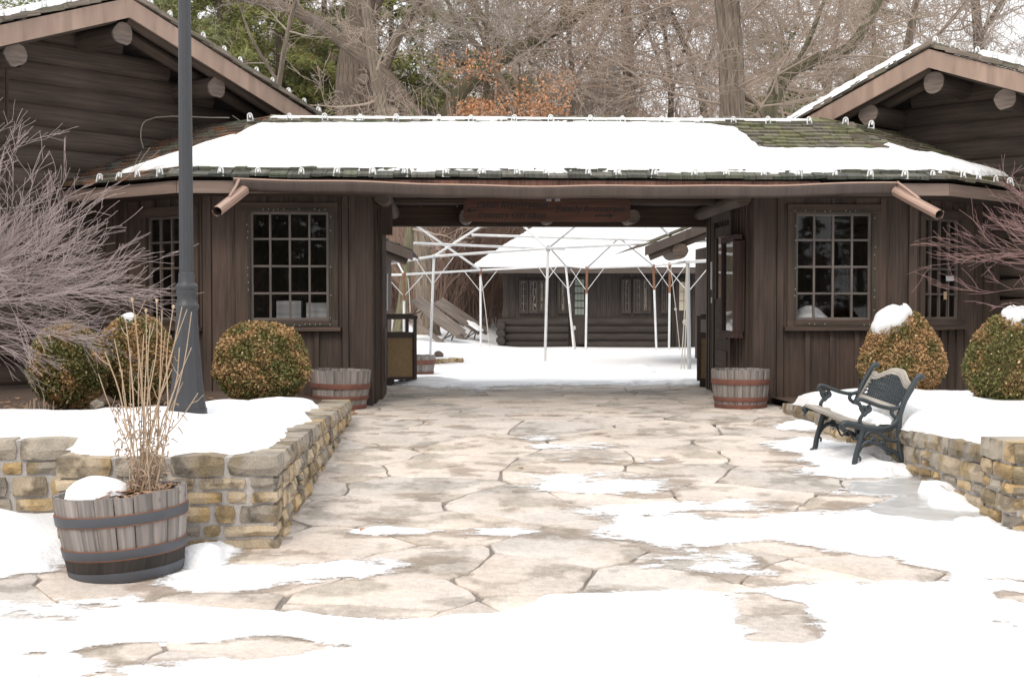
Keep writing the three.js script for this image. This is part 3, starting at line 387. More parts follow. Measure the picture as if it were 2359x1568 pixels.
{ const c = thing('notice_case', 'tall glazed notice case in a reddish wood frame on the dark passage wall', 'notice case', V(HW, 0.85, -0.62));
  const m = frPR, z = 0.10, x = DEEP - 0.60, fr = wood(0.075, 0.04, 0.033); bar(c, m, 'case_back', 0.62, 1.0, 0.06, x, 1.27, 0.06, M.wall[0]);
  for (const k of [-1, 1]) bar(c, m, 'case_frame', 0.06, 1.02, 0.09, x + k * 0.31, 1.27, z + 0.01, fr); bar(c, m, 'case_frame', 0.68, 0.07, 0.09, x, 1.80, z + 0.011, fr, 'x'); bar(c, m, 'case_frame', 0.68, 0.07, 0.12, x, 0.74, z + 0.012, fr, 'x');
  new MB(m).quad(V(x - 0.28, 0.78, z + 0.03), V(x + 0.28, 0.78, z + 0.03), V(x + 0.28, 1.77, z + 0.03), V(x - 0.28, 1.77, z + 0.03)).build('case_glass', new THREE.MeshPhysicalMaterial({ color: C(0.03, 0.03, 0.03), roughness: 0.03, ior: 1.6, side: THREE.DoubleSide }), c); }
for (const [fr, x, y, w, h, mat, l] of [[frPR, 0.55, 1.42, 0.14, 0.34, M.paper, 'small pale notice pinned beside the passage door'], [frPR, 0.56, 1.12, 0.10, 0.07, M.paper, 'small pale square plate below the pinned notice']]) tag(new MB(fr).box(w, h, 0.012, x, y, 0.036).build('wall_notice', mat), l, 'notice');
{ const p = thing('hanging_plate', 'dark wooden name board fixed high on the passage wall beside the pull handle', 'sign', V(-HW, 1.9, -0.4)); bar(p, frPL, 'board_face', 0.035, 0.34, 0.16, 0.52, 2.0, 0.11, M.wall[2]); bar(p, frPL, 'bracket', 0.5, 0.03, 0.03, 0.35, 2.19, 0.16, M.wall[0], 'x'); }

// roof
const SL = Math.hypot(RUN, RIDGE - EY), cp = RUN / SL, sp = (RIDGE - EY) / SL, CXN = FX + OV * TAN;
const rf = { C: frame(V(-CXN, EY, OV), V(1, 0, 0), V(0, cp, sp)), L: null, R: null };
rf.L = frame(V(-CXN, EY, OV), V(c0, 0, s0), V(-s0 * sp, cp, c0 * sp)); rf.R = frame(V(CXN, EY, OV), V(c0, 0, -s0), V(s0 * sp, cp, c0 * sp));
const run = (t) => t * cp, CL = 2.75;
const face = { C: (s, t) => Math.min(s - run(t) * TAN, 2 * CXN - run(t) * TAN - s), L: (s, t) => -run(t) * TAN - s, R: (s, t) => s - run(t) * TAN };   // > 0 inside the face
{ const mb = new MB(); const K = (f, s, t, z = 0) => V(s, t, z).applyMatrix4(rf[f]); const h = RUN * TAN;
  mb.quad(K('C', 0, 0), K('C', 2 * CXN, 0), K('C', 2 * CXN - h, SL), K('C', h, SL)); mb.quad(K('L', -CL, 0), K('L', 0, 0), K('L', -h, SL), K('L', -CL, SL)); mb.quad(K('R', 0, 0), K('R', CL, 0), K('R', CL, SL), K('R', h, SL));
  const a = K('C', h, SL), b = K('C', 2 * CXN - h, SL), zb = -DEEP - 0.5; mb.quad(b, a, V(a.x + h, EY, zb), V(b.x - h, EY, zb)); for (const [f, p, q] of [['L', a, V(a.x + h, EY, zb)], ['R', b, V(b.x - h, EY, zb)]]) { const e = K(f, f === 'L' ? -CL : CL, SL), o = e.clone().sub(p); mb.quad(p, e, V(q.x + o.x, EY, q.z + o.z), q); }
  mb.build('roof_deck', M.wall[0], gate); }
// snow on the roof, outlines read off the photograph onto each roof face
const facePx = (f, pts) => { const inv = rf[f].clone().invert(), O = V(0, 0, 0).applyMatrix4(rf[f]), N = V(0, 0, 1).transformDirection(rf[f]); return pts.map(([x, y]) => { const p = onPlane(x, y, O, N).applyMatrix4(inv); return [p.x, p.y]; }); };
const roofSnow = {
  C: facePx('C', [[380, 402], [470, 397], [700, 399], [1000, 404], [1240, 404], [1262, 408], [1300, 404], [1600, 406], [1900, 408], [2010, 403], [2250, 405], [2260, 385], [2130, 364], [2010, 357], [1900, 358], [1750, 356], [1742, 345], [1722, 328], [1700, 308], [1600, 299], [1300, 297], [1000, 297], [700, 299], [600, 300], [500, 330], [400, 380]]),
  L: facePx('L', [[285, 411], [330, 405], [420, 396], [520, 345], [640, 298], [590, 312], [475, 347], [400, 372], [330, 395]]),
  R: facePx('R', [[1900, 300], [2090, 364], [2130, 366], [2200, 385], [2260, 400], [2318, 418], [2250, 416], [2205, 408], [2100, 405], [1980, 370]]),
};
const snowAt = (f, s, t) => { const p = roofSnow[f]; return edgeDist(p, s, t) * (inside(p, s, t) ? 1 : -1); };
for (const f of ['C', 'L', 'R']) stuffy(snowLayer(rf[f], roofSnow[f], 0.075, { cell: 0.035, jag: f === 'C' ? 0.045 : 0.05, soft: 0.10, jagScale: 9, lump: 0.3, s: 33, base: () => 0.036, open: (x, y, d) => Math.min(d, face[f](x, y) + 0.05) }).build('roof_snow', M.snow), { C: 'wide white snow sheet over the passage roof above the gutter', L: 'thin tongue of snow on the roof slope beside the bare brown shingles', R: 'thin tongue of snow on the roof slope below the mossy shingles' }[f], 'snow');
// shingles where no snow covers them
{ reseed(411); const EXP = 0.14, parts = [];
  for (const f of ['C', 'L', 'R']) { const s0_ = f === 'L' ? -CL : 0, s1_ = f === 'C' ? 2 * CXN : f === 'L' ? 0 : CL;
    for (let row = 0; row * EXP < SL; row++) { let s = s0_ - rr(0, 0.1); while (s < s1_) { const w = rr(0.09, 0.24), t = row * EXP - (row === 0 ? 0.05 : 0), sm = s + w / 2; const ins = face[f](sm, t + 0.05); s += w + 0.006; if (ins < -0.03 || snowAt(f, sm, t + 0.08) > 0.1) continue; parts.push([f, sm, t + rr(-0.012, 0.012), w, row, rr(-0.03, 0.03)]); } } }
  const pool = { C: (p) => p[4] < 3 ? M.shingle : M.moss, L: (p) => pick([M.orange, M.orange, M.brownShingle, M.shingle]), R: () => pick([M.moss, M.moss, M.brownShingle]) };
  const key = (p) => p[0] === 'C' ? (p[4] < 2 ? 0 : 1) : p[0] === 'L' ? 2 - p[1] * 0.1 : 3 + p[1] * 0.3; parts.sort((a, b) => key(a) - key(b));
  const rest = {}; let n = 0;
  for (const p of parts) { const [f, s, t, w, row, rot] = p, mat = pick(pool[f](p)), m = rf[f].clone().multiply(new THREE.Matrix4().makeTranslation(s, t, 0.042 + rr(0, 0.012))).multiply(new THREE.Matrix4().makeRotationX(-0.13 + rr(-0.04, 0.04))).multiply(new THREE.Matrix4().makeRotationZ(rot)); const mb = n < 300 ? new MB(m) : (rest[mat.uuid] || (rest[mat.uuid] = [new MB(), mat]))[0]; if (n >= 300) mb.m = m; mb.box(w, 0.24, rr(0.024, 0.042), 0, 0.12, 0.004, 'y'); if (n < 300) mb.build('shingle', mat, gate); n++; }
  for (const [mb, mat] of Object.values(rest)) stuffy(mb.build('shingle_field', mat, gate), 'brown shingles further up the roof'); }
// ridge and hip caps
{ reseed(421); const h = RUN * TAN, K = (s) => V(-CXN + s, RIDGE, OV - RUN); let s = h - 0.05; const snow = [];
  while (s < 2 * CXN - h) { const w = rr(0.16, 0.26), m = new THREE.Matrix4().makeTranslation(-CXN + s + w / 2, RIDGE + 0.035, OV - RUN); for (const k of [1, -1]) { const mm = m.clone().multiply(new THREE.Matrix4().makeRotationX(k * 0.44)).multiply(new THREE.Matrix4().makeTranslation(0, 0.012, k * 0.07)).multiply(new THREE.Matrix4().makeRotationZ(rr(-0.03, 0.03))); if (k > 0 || rnd() < 2) new MB(mm).box(w, 0.022, 0.16, 0, 0, 0, 'z').build('ridge_cap', pick(M.brownShingle), gate); } s += w + 0.004; }
  const mb = snowLayer(frame(V(-CXN, RIDGE + 0.055, OV - RUN - 0.02), V(1, 0, 0), V(0, 1, 0)), [[h, -0.045], [2 * CXN - h - 0.75, -0.045], [2 * CXN - h - 0.3, -0.02], [2 * CXN - h - 0.3, 0.1], [h, 0.14]], 0.045, { cell: 0.03, jag: 0.035, soft: 0.05, s: 39, base: (x, y) => -Math.abs(y) * 0.3 });
  stuffy(mb.build('roof_snow', M.snow), 'narrow line of snow along the ridge of the passage roof', 'snow'); }
// fascia and soffit under the eaves
{ const fb = (m, a, b) => new MB(m).box(b - a, 0.125, 0.03, (a + b) / 2, EY - 0.085, 0.0, 'x');
  const eC = frame(V(-CXN, 0, OV - 0.012), V(1, 0, 0), V(0, 0, 1)), eL = frame(V(-CXN, 0, OV - 0.012), V(c0, 0, s0), V(-s0, 0, c0)), eR = frame(V(CXN, 0, OV - 0.012), V(c0, 0, -s0), V(s0, 0, c0));
  fb(eC, 0, 2 * CXN).build('fascia', M.fascia, gate); fb(eL, -CL, 0).build('fascia', M.fascia, gate); fb(eR, 0, CL).build('fascia', M.fascia, gate);
  bar(gate, eC, 'drip_edge', 5.2, 0.05, 0.012, CXN, EY - 0.035, 0.022, M.copper);
  const mb = new MB(); const y = EY - 0.14; mb.quad(V(-CXN, y, OV), V(CXN, y, OV), V(FX, y, 0), V(-FX, y, 0)); const oL = V(-c0, 0, -s0).multiplyScalar(CL), oR = V(c0, 0, -s0).multiplyScalar(CL); mb.quad(V(-CXN, y, OV), V(-FX, y, 0), V(-FX, y, 0).add(oL), V(-CXN, y, OV).add(oL)); mb.quad(V(CXN, y, OV), V(FX, y, 0), V(FX, y, 0).add(oR), V(CXN, y, OV).add(oR)); mb.build('soffit', M.wall[2], gate); }
// sagging gutter with two stub downspouts
{ const x0 = onZ(537, 430, OV + 0.1).x, x1 = onZ(2068, 430, OV + 0.1).x, n = 40, prof = [[0.0, 0.0], [0.0, -0.115], [0.055, -0.118], [0.075, -0.09], [0.098, -0.03], [0.104, 0.0], [0.092, 0.004]], lip = (x) => { const t = (x - x0) / (x1 - x0); return EY - 0.012 - 0.055 * Math.sin(Math.PI * clamp(t * 1.02)) - 0.018 * t + 0.006 * Math.sin(x * 2.3) + 0.004 * Math.sin(x * 5.1); };
  const g = thing('gutter', 'sagging brown metal gutter hung along the eave over the passage', 'gutter', V((x0 + x1) / 2, 2.2, OV + 0.06)), mb = new MB(); let prev = null, cum = [0]; for (let k = 1; k < prof.length; k++) cum.push(cum[k - 1] + Math.hypot(prof[k][0] - prof[k - 1][0], prof[k][1] - prof[k - 1][1]));
  for (let k = 0; k <= n; k++) { const x = lerp(x0, x1, k / n), row = prof.map(([z, y], q) => mb.v(x, lip(x) + y, OV + 0.018 + z, x, cum[q])); if (prev) for (let q = 0; q < prof.length - 1; q++) mb.i.push(prev[q], row[q], row[q + 1], prev[q], row[q + 1], prev[q + 1]); prev = row; }
  mb.build('trough', M.gutter, g);
  for (const x of [x0, x1]) new MB().poly(prof.map(([z, y]) => V(x, lip(x) + y, OV + 0.018 + z)), (p) => [p.z, p.y]).build('end_cap', M.gutter, g);
  const rim = []; for (let k = 0; k <= n; k++) { const x = lerp(x0, x1, k / n); rim.push(V(x, lip(x) + 0.002, OV + 0.018 + 0.098)); } new MB().tube(rim, 0.009, 6).build('rim', M.spout, g);
  for (const [s, xa, ya, xb, yb, zb, xs, ys] of [[-1, 562, 438, 499, 487, 1.25, 549, 414], [1, 2063, 440, 2165, 494, 1.3, 2068, 420]]) {
    const a = onZ(xa, ya, OV + 0.10), b = onZ(xb, yb, zb), d = thing('downspout', s < 0 ? 'short copper brown downspout jutting from the gutter beside the lamp post' : 'short copper brown downspout jutting from the gutter above the cone shaped bush', 'downspout', a, 'downspouts'), L = a.distanceTo(b), t = b.clone().sub(a).normalize();
    const mb2 = new MB(), pts = [a, a.clone().lerp(b, 0.5), b], rad = 0.047; mb2.tube(pts, rad, 16, { cap: false }); mb2.build('pipe', M.spout, d); const inn = new MB(); inn.tube([a, b.clone().addScaledVector(t, -0.003)], rad - 0.006, 16, { cap: false }); inn.build('pipe_lining', M.gutter, d);
    for (let k = 0; k < 5; k++) { const an = k / 5 * 6.283, side = t.clone().cross(V(0, 1, 0)).normalize(), up = side.clone().cross(t), o = side.multiplyScalar(Math.cos(an) * rad * 1.02).add(up.multiplyScalar(Math.sin(an) * rad * 1.02)); new MB().tube([a.clone().add(o), b.clone().add(o)], 0.006, 4).build('rib', M.spout, d); }
    const st = onZ(xs, ys, OV + 0.12), en = a.clone().lerp(b, 0.55).add(V(0, rad, 0.01)); new MB().tube([st, st.clone().lerp(en, 0.4).add(V(-s * 0.012, 0, 0.03)), en], 0.016, 5).build('strap', M.spout, d); } }
// the hanging direction sign
{ const z = -0.06, p0 = onZ(1068, 509, z), p1 = onZ(1450, 459, z), w = p1.x - p0.x, h = p1.y - p0.y, cx = (p0.x + p1.x) / 2, cy = (p0.y + p1.y) / 2, sg = thing('direction_sign', 'brown wooden sign with carved black lettering hanging in the passage', 'sign', V(cx, cy, z));
  const sh = new THREE.Shape(), r = 0.04, X = w / 2, Y = h / 2; sh.moveTo(-X + r, -Y); sh.lineTo(X - r, -Y); sh.lineTo(X, -Y + r); sh.lineTo(X, Y - r); sh.lineTo(X - r, Y); sh.lineTo(-X + r, Y); sh.lineTo(-X, Y - r); sh.lineTo(-X, -Y + r); sh.closePath();
  const g = new THREE.ExtrudeGeometry(sh, { depth: 0.03, bevelEnabled: true, bevelSize: 0.005, bevelThickness: 0.005, bevelSegments: 1 }); g.rotateZ(0); { const uv = g.attributes.uv; for (let k = 0; k < uv.count; k++) uv.setXY(k, uv.getY(k) * 2, uv.getX(k)); } addMesh('sign_board', g, M.sign, sg);
  const font = await new FontLoader().loadAsync('fonts/droid/droid_serif_bold.typeface.json');
  const text = (s, px0, px1, py) => { const shapes = font.generateShapes(s, 1), tg = new THREE.ExtrudeGeometry(shapes, { depth: 0.02, bevelEnabled: false, curveSegments: 4 }); tg.computeBoundingBox(); const bb = tg.boundingBox, a = onZ(px0, py, z + 0.037), b = onZ(px1, py, z + 0.037), k = (b.x - a.x) / (bb.max.x - bb.min.x + 0.25); const m = new THREE.Matrix4().set(k, 0.28 * k, 0, a.x - cx - bb.min.x * k, 0, k * 1.02, 0, a.y - cy, 0, 0, 0.15, 0.035, 0, 0, 0, 1); tg.applyMatrix4(m); addMesh('lettering', tg, M.letter, sg); };
  text('Cabin Registration', 1097, 1263, 477); text('Country Gift Shop', 1101, 1259, 502); text('Family Restaurant', 1279, 1441, 487);
  const arrow = (xa, xb, y, hd) => { const a = onZ(xa, y, z + 0.037), b = onZ(xb, y, z + 0.037), mb = new MB(), s = Math.sign(b.x - a.x), hw = hd; mb.box(Math.abs(b.x - a.x) - 0.02, 0.014, 0.004, (a.x + b.x) / 2 - s * 0.01, a.y, z + 0.037, 'x'); mb.poly([V(b.x, b.y, z + 0.0391), V(b.x - s * 0.045, b.y + hw, z + 0.0391), V(b.x - s * 0.045, b.y - hw, z + 0.0391)]); mb.build('arrow', M.letter, sg); };
  arrow(1096, 1073, 485, 0.025); arrow(1370, 1413, 497, 0.025);
  for (const px of [1264, 1284]) { const q = onZ(px, 461, z + 0.05); new MB().box(0.055, 0.045, 0.02, q.x, q.y + 0.012, q.z).build('hanger_bracket', M.canGrey, sg); new MB().tube([V(q.x, q.y, z + 0.02), V(q.x, WT, z + 0.02)], 0.006, 5).build('hanger_rod', M.canGrey, sg); } }
// ---------------------------------------------------------------- the two log lodges that flank the gatehouse
function logStrip(parent, m, a, b, y, r, mat, { z = 0, flat = 0.55, roundA = 0, roundB = 0 } = {}) {   // a log lying along local x, its face bulging out of the wall
  const mb = new MB(m), n = clamp(Math.ceil((b - a) / 0.45), 2, 9), sg = 6, ou = rnd() * 4, ov = rnd() * 4; let prev = null; const rows = n + 1;
  for (let k = 0; k <= n; k++) { const x = lerp(a, b, k / n), e = ((k === 0 && roundA) || (k === n && roundB)) ? 0.72 : 1, rw = r * e * (1 + 0.10 * (vn(x * 1.3 + ou, ov, 7) - 0.5)), row = []; for (let s = 0; s <= sg; s++) { const t = (s / sg - 0.5) * Math.PI; row.push(mb.v(x, y + Math.sin(t) * rw * 1.02, z + Math.cos(t) * rw * flat - 0.01, (s / sg * r * 3 + ou) * 2, x + ov)); } if (prev) for (let s = 0; s < sg; s++) mb.i.push(prev[s], row[s], row[s + 1], prev[s], row[s + 1], prev[s + 1]); prev = row; if (k === 0 || k === n) { const q = row.map((id) => V(...mb.p.slice(id * 3, id * 3 + 3))); const sv = mb.m; mb.m = new THREE.Matrix4(); mb.poly(q); mb.m = sv; } }
  return mb.build('log', mat, parent);
}
function lodge(name, label, sgn, e, apexS, apexY, pitch, sMin, sMax, back) {
  reseed(sgn < 0 ? 503 : 509);
  const E = sgn < 0 ? endL : endR, N = V(-sgn * c0, 0, s0), vd = V(-sgn * s0, 0, -c0);   // gable wall: outward normal N; vd runs away from the camera
  const U = sgn < 0 ? vd.clone() : vd.clone().negate(), sx = sgn < 0 ? 1 : -1;            // local x = sx * s
  const m = frame(E, U, N), g = thing(name, label, 'building', E.clone(), 'log lodges beside the gatehouse');
  const X = (s) => sx * s, roofY = (s) => apexY - pitch * Math.abs(s - apexS);
  // gable wall of stacked logs
  const SP = 0.235; for (let y = -0.15; y < apexY; y += SP) { const top = y + SP * 0.5, half = (apexY - 0.17 - y) / pitch; let a = Math.max(sMin + 0.1, apexS - half), b = Math.min(sMax - 0.45, apexS + half); if (b - a < 0.2) break; const low = y < 1.9 && y < 2.2; if (low) b = Math.min(b, 0.0); const [p, q] = sx > 0 ? [a, b] : [-b, -a]; logStrip(g, m, p, q, y, SP * 0.53, pick(M.log), { z: 0.02, roundA: sx < 0 && low, roundB: sx > 0 && low }); }
  { const mb = new MB(m); const bt = -0.3; const P = [[sMin, bt], [sMin, roofY(sMin) - 0.3], [apexS, apexY - 0.3], [sMax - 0.4, roofY(sMax - 0.4) - 0.3], [sMax - 0.4, bt]]; mb.poly(P.map(([s, y]) => V(X(s), y, -0.06))); mb.build('gable_backing', M.wall[2], g); }
  // side walls running back from the gable
  { const mb = new MB(m); for (const s of [sMin, sMax - 0.4]) mb.quad(V(X(s), -0.3, -0.06), V(X(s), -0.3, -back), V(X(s), roofY(s) - 0.3, -back), V(X(s), roofY(s) - 0.3, -0.06)); mb.quad(V(X(sMin), -0.3, -back), V(X(sMax - 0.4), -0.3, -back), V(X(sMax - 0.4), roofY(sMax - 0.4) - 0.3, -back), V(X(sMin), roofY(sMin) - 0.3, -back)); mb.build('side_wall', M.log[0], g); }
  // roof slabs, rake fascia boards, shingle edge
  for (const dir of [-1, 1]) { const far = dir < 0 ? sMin - 0.7 : sMax; const A = [apexS, apexY], B = [far, roofY(far)], L = Math.hypot(B[0] - A[0], B[1] - A[1]), mb = new MB(m), q = (k, z, lift) => V(X(lerp(A[0], B[0], k)), lerp(A[1], B[1], k) + lift, z);
    mb.quad(q(0, e, -0.02), q(1, e, -0.02), q(1, -back, -0.02), q(0, -back, -0.02)); mb.quad(q(0, e - 0.02, -0.10), q(1, e - 0.02, -0.10), q(1, -back, -0.10), q(0, -back, -0.10)); mb.build('roof_slab', M.wall[2], g);
    const fa = new MB(m), hgt = 0.205, z0 = e + 0.012, z1 = e - 0.018; const F4 = (z) => [q(0, z, -0.03), q(1, z, -0.03), q(1, z, -0.03 - hgt), q(0, z, -0.03 - hgt * 1.04)]; { const a = F4(z0), b = F4(z1); const uvs = [[0, 1], [L, 1], [L, 1 - hgt], [0, 1 - hgt]]; fa.quad(...a, uvs); fa.quad(b[1], b[0], b[3], b[2], uvs); for (let k = 0; k < 4; k++) { const n = (k + 1) % 4; fa.quad(a[k], b[k], b[n], a[n]); } } fa.build('rake_fascia', M.rake, g);
    // shingle courses seen edge on along the rake
    const run = Math.floor(L / 0.15); for (let k = 0; k < run; k++) { const t = (k + 0.5) / run, ang = Math.atan2(-(B[1] - A[1]), Math.abs(B[0] - A[0])); const mm = m.clone().multiply(new THREE.Matrix4().makeTranslation(X(lerp(A[0], B[0], t)), lerp(A[1], B[1], t) + 0.012, e - 0.28)).multiply(new THREE.Matrix4().makeRotationZ(-Math.sign(X(B[0]) - X(A[0])) * ang + Math.sign(X(B[0]) - X(A[0])) * 0.06)); new MB(mm).box(0.26, rr(0.034, 0.052), 0.64 + rr(-0.03, 0.03), 0, 0.008, 0, 'x').build('shingle', pick(M.rakeShingle), g); }
    // rafters below the overhang
    for (const z of [e - 0.16, e - 0.52]) { const o = 0.19; new MB(m).tube([q(0.02, z, -o), q(0.55, z, -o - 0.01), q(1, z, -o)], 0.075, 8, { wob: 0.15 }).build('rafter', M.log[0], g); } }
  // purlin logs poking out under the rake
  const mbs = [[apexS, apexY - 0.40, 0.125]]; const step = sgn < 0 ? 1.28 : 0.86; for (const k of [1, 2]) for (const d of [-1, 1]) mbs.push([apexS + d * k * step, roofY(apexS + d * k * step) - 0.36, 0.122]);
  for (const [s, y, r] of mbs) { if (s > sMax - 0.9 || s < sMin) continue; const len = e - 0.12 + (sgn < 0 ? 0 : 0.0); const pu = new MB(m).tube([V(X(s), y, -0.2), V(X(s), y + 0.01, len * 0.5), V(X(s), y, len)], [r, r * 1.03, r], 16, { wob: 0.25, cap: false }).build('purlin', M.log[1], g); const en = new MB(m).tube([V(X(s), y, len - 0.02), V(X(s), y, len + 0.004)], [r * 1.0, r * 0.985], 16, { wob: 0.25 }).build('purlin_end', M.logEnd, pu); }
  return { g, m, X, roofY, e, apexS, apexY, pitch, sMin, sMax };
}
const LL = lodge('log_lodge', 'dark log lodge with brown rake boards and coiled cable on its gable', -1, 0.9, -0.14, 4.43, 0.36, -3.9, 3.35, 6);
const LR = lodge('log_lodge', 'dark log lodge with snow edged gable beyond the bench', 1, 0.9, 0.45, 4.04, 0.375, -3.4, 3.1, 6);
// snow along the lodge roofs
for (const [W, dir, pts, label] of [[LL, -1, [[0.28, 0.06], [2.6, 0.04], [2.6, 0.62], [0.2, 0.6]], 'strip of snow on the lodge roof edge left of the gable peak'], [LR, 1, [[0.1, -0.03], [2.75, -0.03], [2.75, 0.5], [0.1, 0.5]], 'strip of snow following the rake above the gatehouse roof'], [LR, -1, [[0.5, 0.2], [2.4, 0.12], [2.4, 0.7], [0.6, 0.62]], 'snow patch on the lodge roof slope behind the gable peak']]) {
  const far = W.apexS + dir * 3, O = V(W.X(W.apexS), W.apexY + 0.03, W.e - 0.0).applyMatrix4(W.m), B = V(W.X(far), W.roofY(far) + 0.03, W.e).applyMatrix4(W.m), U = B.clone().sub(O).normalize(), Zn = V(0, 0, -1).transformDirection(W.m); let Nn = U.clone().cross(Zn); if (Nn.y < 0) Nn.negate(); const fm = frame(O, U, Nn), flip = V(0, 1, 0).transformDirection(fm).dot(Zn) < 0 ? -1 : 1;
  stuffy(snowLayer(fm, pts.map(([x, y]) => [x, y * flip]), 0.085, { cell: 0.03, jag: 0.03, soft: 0.05, s: 71 }).build('roof_snow', M.snow), label, 'snow'); }
// cable sagging over the left gable, a corner seam board and a shuttered window
{ const P = (s, y, z) => V(LL.X(s), y, z).applyMatrix4(LL.m), c = thing('cable', 'thin grey cable drooping across the log gable below the purlin', 'cable', P(0.2, 3.2, 0.1)); const pts = [P(1.35, 3.28, 0.75), P(0.62, 3.22, 0.13), P(0.55, 3.02, 0.13), P(0.62, 2.8, 0.13), P(0.6, 2.62, 0.13), P(0.35, 2.5, 0.14), P(-0.3, 2.32, 0.14), P(-1.0, 2.12, 0.14), P(-1.7, 2.05, 0.14)]; new MB().tube(new THREE.CatmullRomCurve3(pts).getPoints(40), 0.007, 4).build('cable_run', M.paleWire, c); new MB().tube([P(1.36, 3.30, 0.8), P(2.1, 3.0, 0.75)], 0.006, 4).build('cable_run', M.paleWire, c);
  bar(LL.g, LL.m, 'conduit', 0.025, 3.2, 0.025, LL.X(-1.15), 2.35, 0.15, M.wall[0]);
  const sh = thing('shutter', 'closed brown plank shutter on the log wall behind the round bushes', 'shutter', P(-1.6, 0.7, 0.12)); for (let k = 0; k < 5; k++) bar(sh, LL.m, 'plank', 0.148, 1.15, 0.03, LL.X(-1.0 - k * 0.15), 1.18, 0.165, pick(M.wall)); bar(sh, LL.m, 'rail', 0.76, 0.12, 0.03, LL.X(-1.3), 0.98, 0.196, M.wall[1], 'x'); bar(sh, LL.m, 'ledge', 0.86, 0.06, 0.16, LL.X(-1.3), 0.575, 0.16, M.wall[1], 'x'); }

// ---------------------------------------------------------------- string lights clipped to the roof edges
const clipG = (() => { const mb = new MB(), pts = []; for (let k = 0; k <= 10; k++) { const a = Math.PI * k / 10; pts.push(V(Math.cos(a) * 0.02, 0.02 + Math.sin(a) * 0.024, 0)); } mb.tube([V(0.026, -0.03, 0), ...pts, V(-0.026, -0.03, 0)], 0.007, 5); mb.box(0.05, 0.012, 0.03, 0, -0.022, -0.012); return mb.geo(); })();
const bulbG = (() => { const mb = new MB(); mb.lathe([[0.0, 0.028], [0.007, 0.02], [0.011, 0.004], [0.009, -0.008], [0.0, -0.01]], 8); return mb.geo(); })();
function lightString(label, pts, spacing, dirs, jitter = 0.03) {
  const s = thing('light_string', label, 'light string', pts[0].clone(), 'light strings on the roof edges'), curve = new THREE.CatmullRomCurve3(pts, false, 'catmullrom', 0.02), L = curve.getLength(), n = Math.round(L / spacing), wire = [];
  for (let k = 0; k <= n; k++) { const p = curve.getPointAt(clamp((k + rr(-0.12, 0.12)) / n)), c = new THREE.Mesh(clipG, M.clip); c.name = 'clip'; c.position.copy(p).sub(s.position); c.rotation.set(rr(-0.15, 0.15), (dirs || 0) + rr(-0.3, 0.3), rr(-0.12, 0.12)); const sc = rr(1.05, 1.3); c.scale.setScalar(sc); c.castShadow = c.receiveShadow = true; s.add(c); const b = new THREE.Mesh(bulbG, M.bulb); b.name = 'bulb'; b.position.set(0, 0.008, 0.014); c.add(b); wire.push(p.clone().add(V(0, -0.022, 0.012))); if (k < n) wire.push(curve.getPointAt(clamp((k + 0.5) / n)).add(V(rr(-0.01, 0.01), -0.035 + rr(-0.012, 0.006), 0.018))); }
  new MB().tube(new THREE.CatmullRomCurve3(wire).getPoints(wire.length * 3), 0.0035, 4).build('wire', M.wire, s); return s;
}
reseed(601);
{ const K = (f, s, t, z) => V(s, t, z).applyMatrix4(rf[f]);
  lightString('white light clips along the eave above the gutter', [K('L', -1.3, -0.02, 0.075), K('L', 0, -0.02, 0.075), K('C', 0.3, -0.02, 0.07), K('C', CXN, -0.02, 0.07), K('C', 2 * CXN - 0.3, -0.02, 0.07), K('R', 0.1, -0.02, 0.075), K('R', 1.3, -0.02, 0.075)], 0.36, 0);
  const h = RUN * TAN; lightString('white light clips along the ridge of the passage roof', [V(-CXN + h - 0.2, RIDGE + 0.045, OV - RUN + 0.13), V(0, RIDGE + 0.045, OV - RUN + 0.14), V(CXN - h, RIDGE + 0.045, OV - RUN + 0.13), V(CXN - h + 0.45, RIDGE + 0.03, OV - RUN - 0.05)], 0.42, 0);
  const R = (W, s, z) => V(W.X(s), W.roofY(s) + 0.075, W.e + z).applyMatrix4(W.m);
  lightString('white light clips up the rake of the lodge gable behind the lamp post', [R(LL, -2.4, -0.03), R(LL, -1.2, -0.03), R(LL, LL.apexS, -0.03), R(LL, 1.4, -0.03), R(LL, 3.2, -0.03)], 0.27, 0.7);
  lightString('white light clips up the rake of the lodge gable beyond the bench', [R(LR, -1.6, -0.03), R(LR, -0.4, -0.03), R(LR, LR.apexS, -0.03), R(LR, 1.6, -0.03), R(LR, 2.9, -0.03)], 0.26, -0.7); }
// small fairy lights stapled round the two front windows
for (const s of [-1, 1]) { const q = thing('fairy_lights', s < 0 ? 'dark green fairy light wire around the front window beside the lamp post' : 'dark green fairy light wire around the front window beside the small cone bush', 'light string', V(s * 2.9, 0.85, 0.04), 'fairy lights round the windows'); const a = 2.465, b = 3.325, pts = [V(s * a, 2.06, 0.05), V(s * a, 0.86, 0.05), V(s * b, 0.85, 0.05), V(s * b, 2.06, 0.05), V(s * a, 2.065, 0.05)], mb = new MB(), bl = new MB(); const ws = []; for (let k = 0; k < 4; k++) { const n = 16; for (let i = 0; i < n; i++) { const p = pts[k].clone().lerp(pts[k + 1], i / n).add(V(rr(-0.006, 0.006), rr(-0.008, 0.008), rr(0, 0.008))); ws.push(p); if (rnd() < 0.45) bl.lathe([[0, 0.012], [0.005, 0.006], [0.005, -0.004], [0, -0.006]], 5, p.x, p.y, p.z + 0.008); } } mb.tube(ws, 0.004, 4).build('wire', M.wire, q); bl.build('bulb', M.fairy || (M.fairy = std(0.28, 0.32, 0.30, { roughness: 0.3 })), q); }
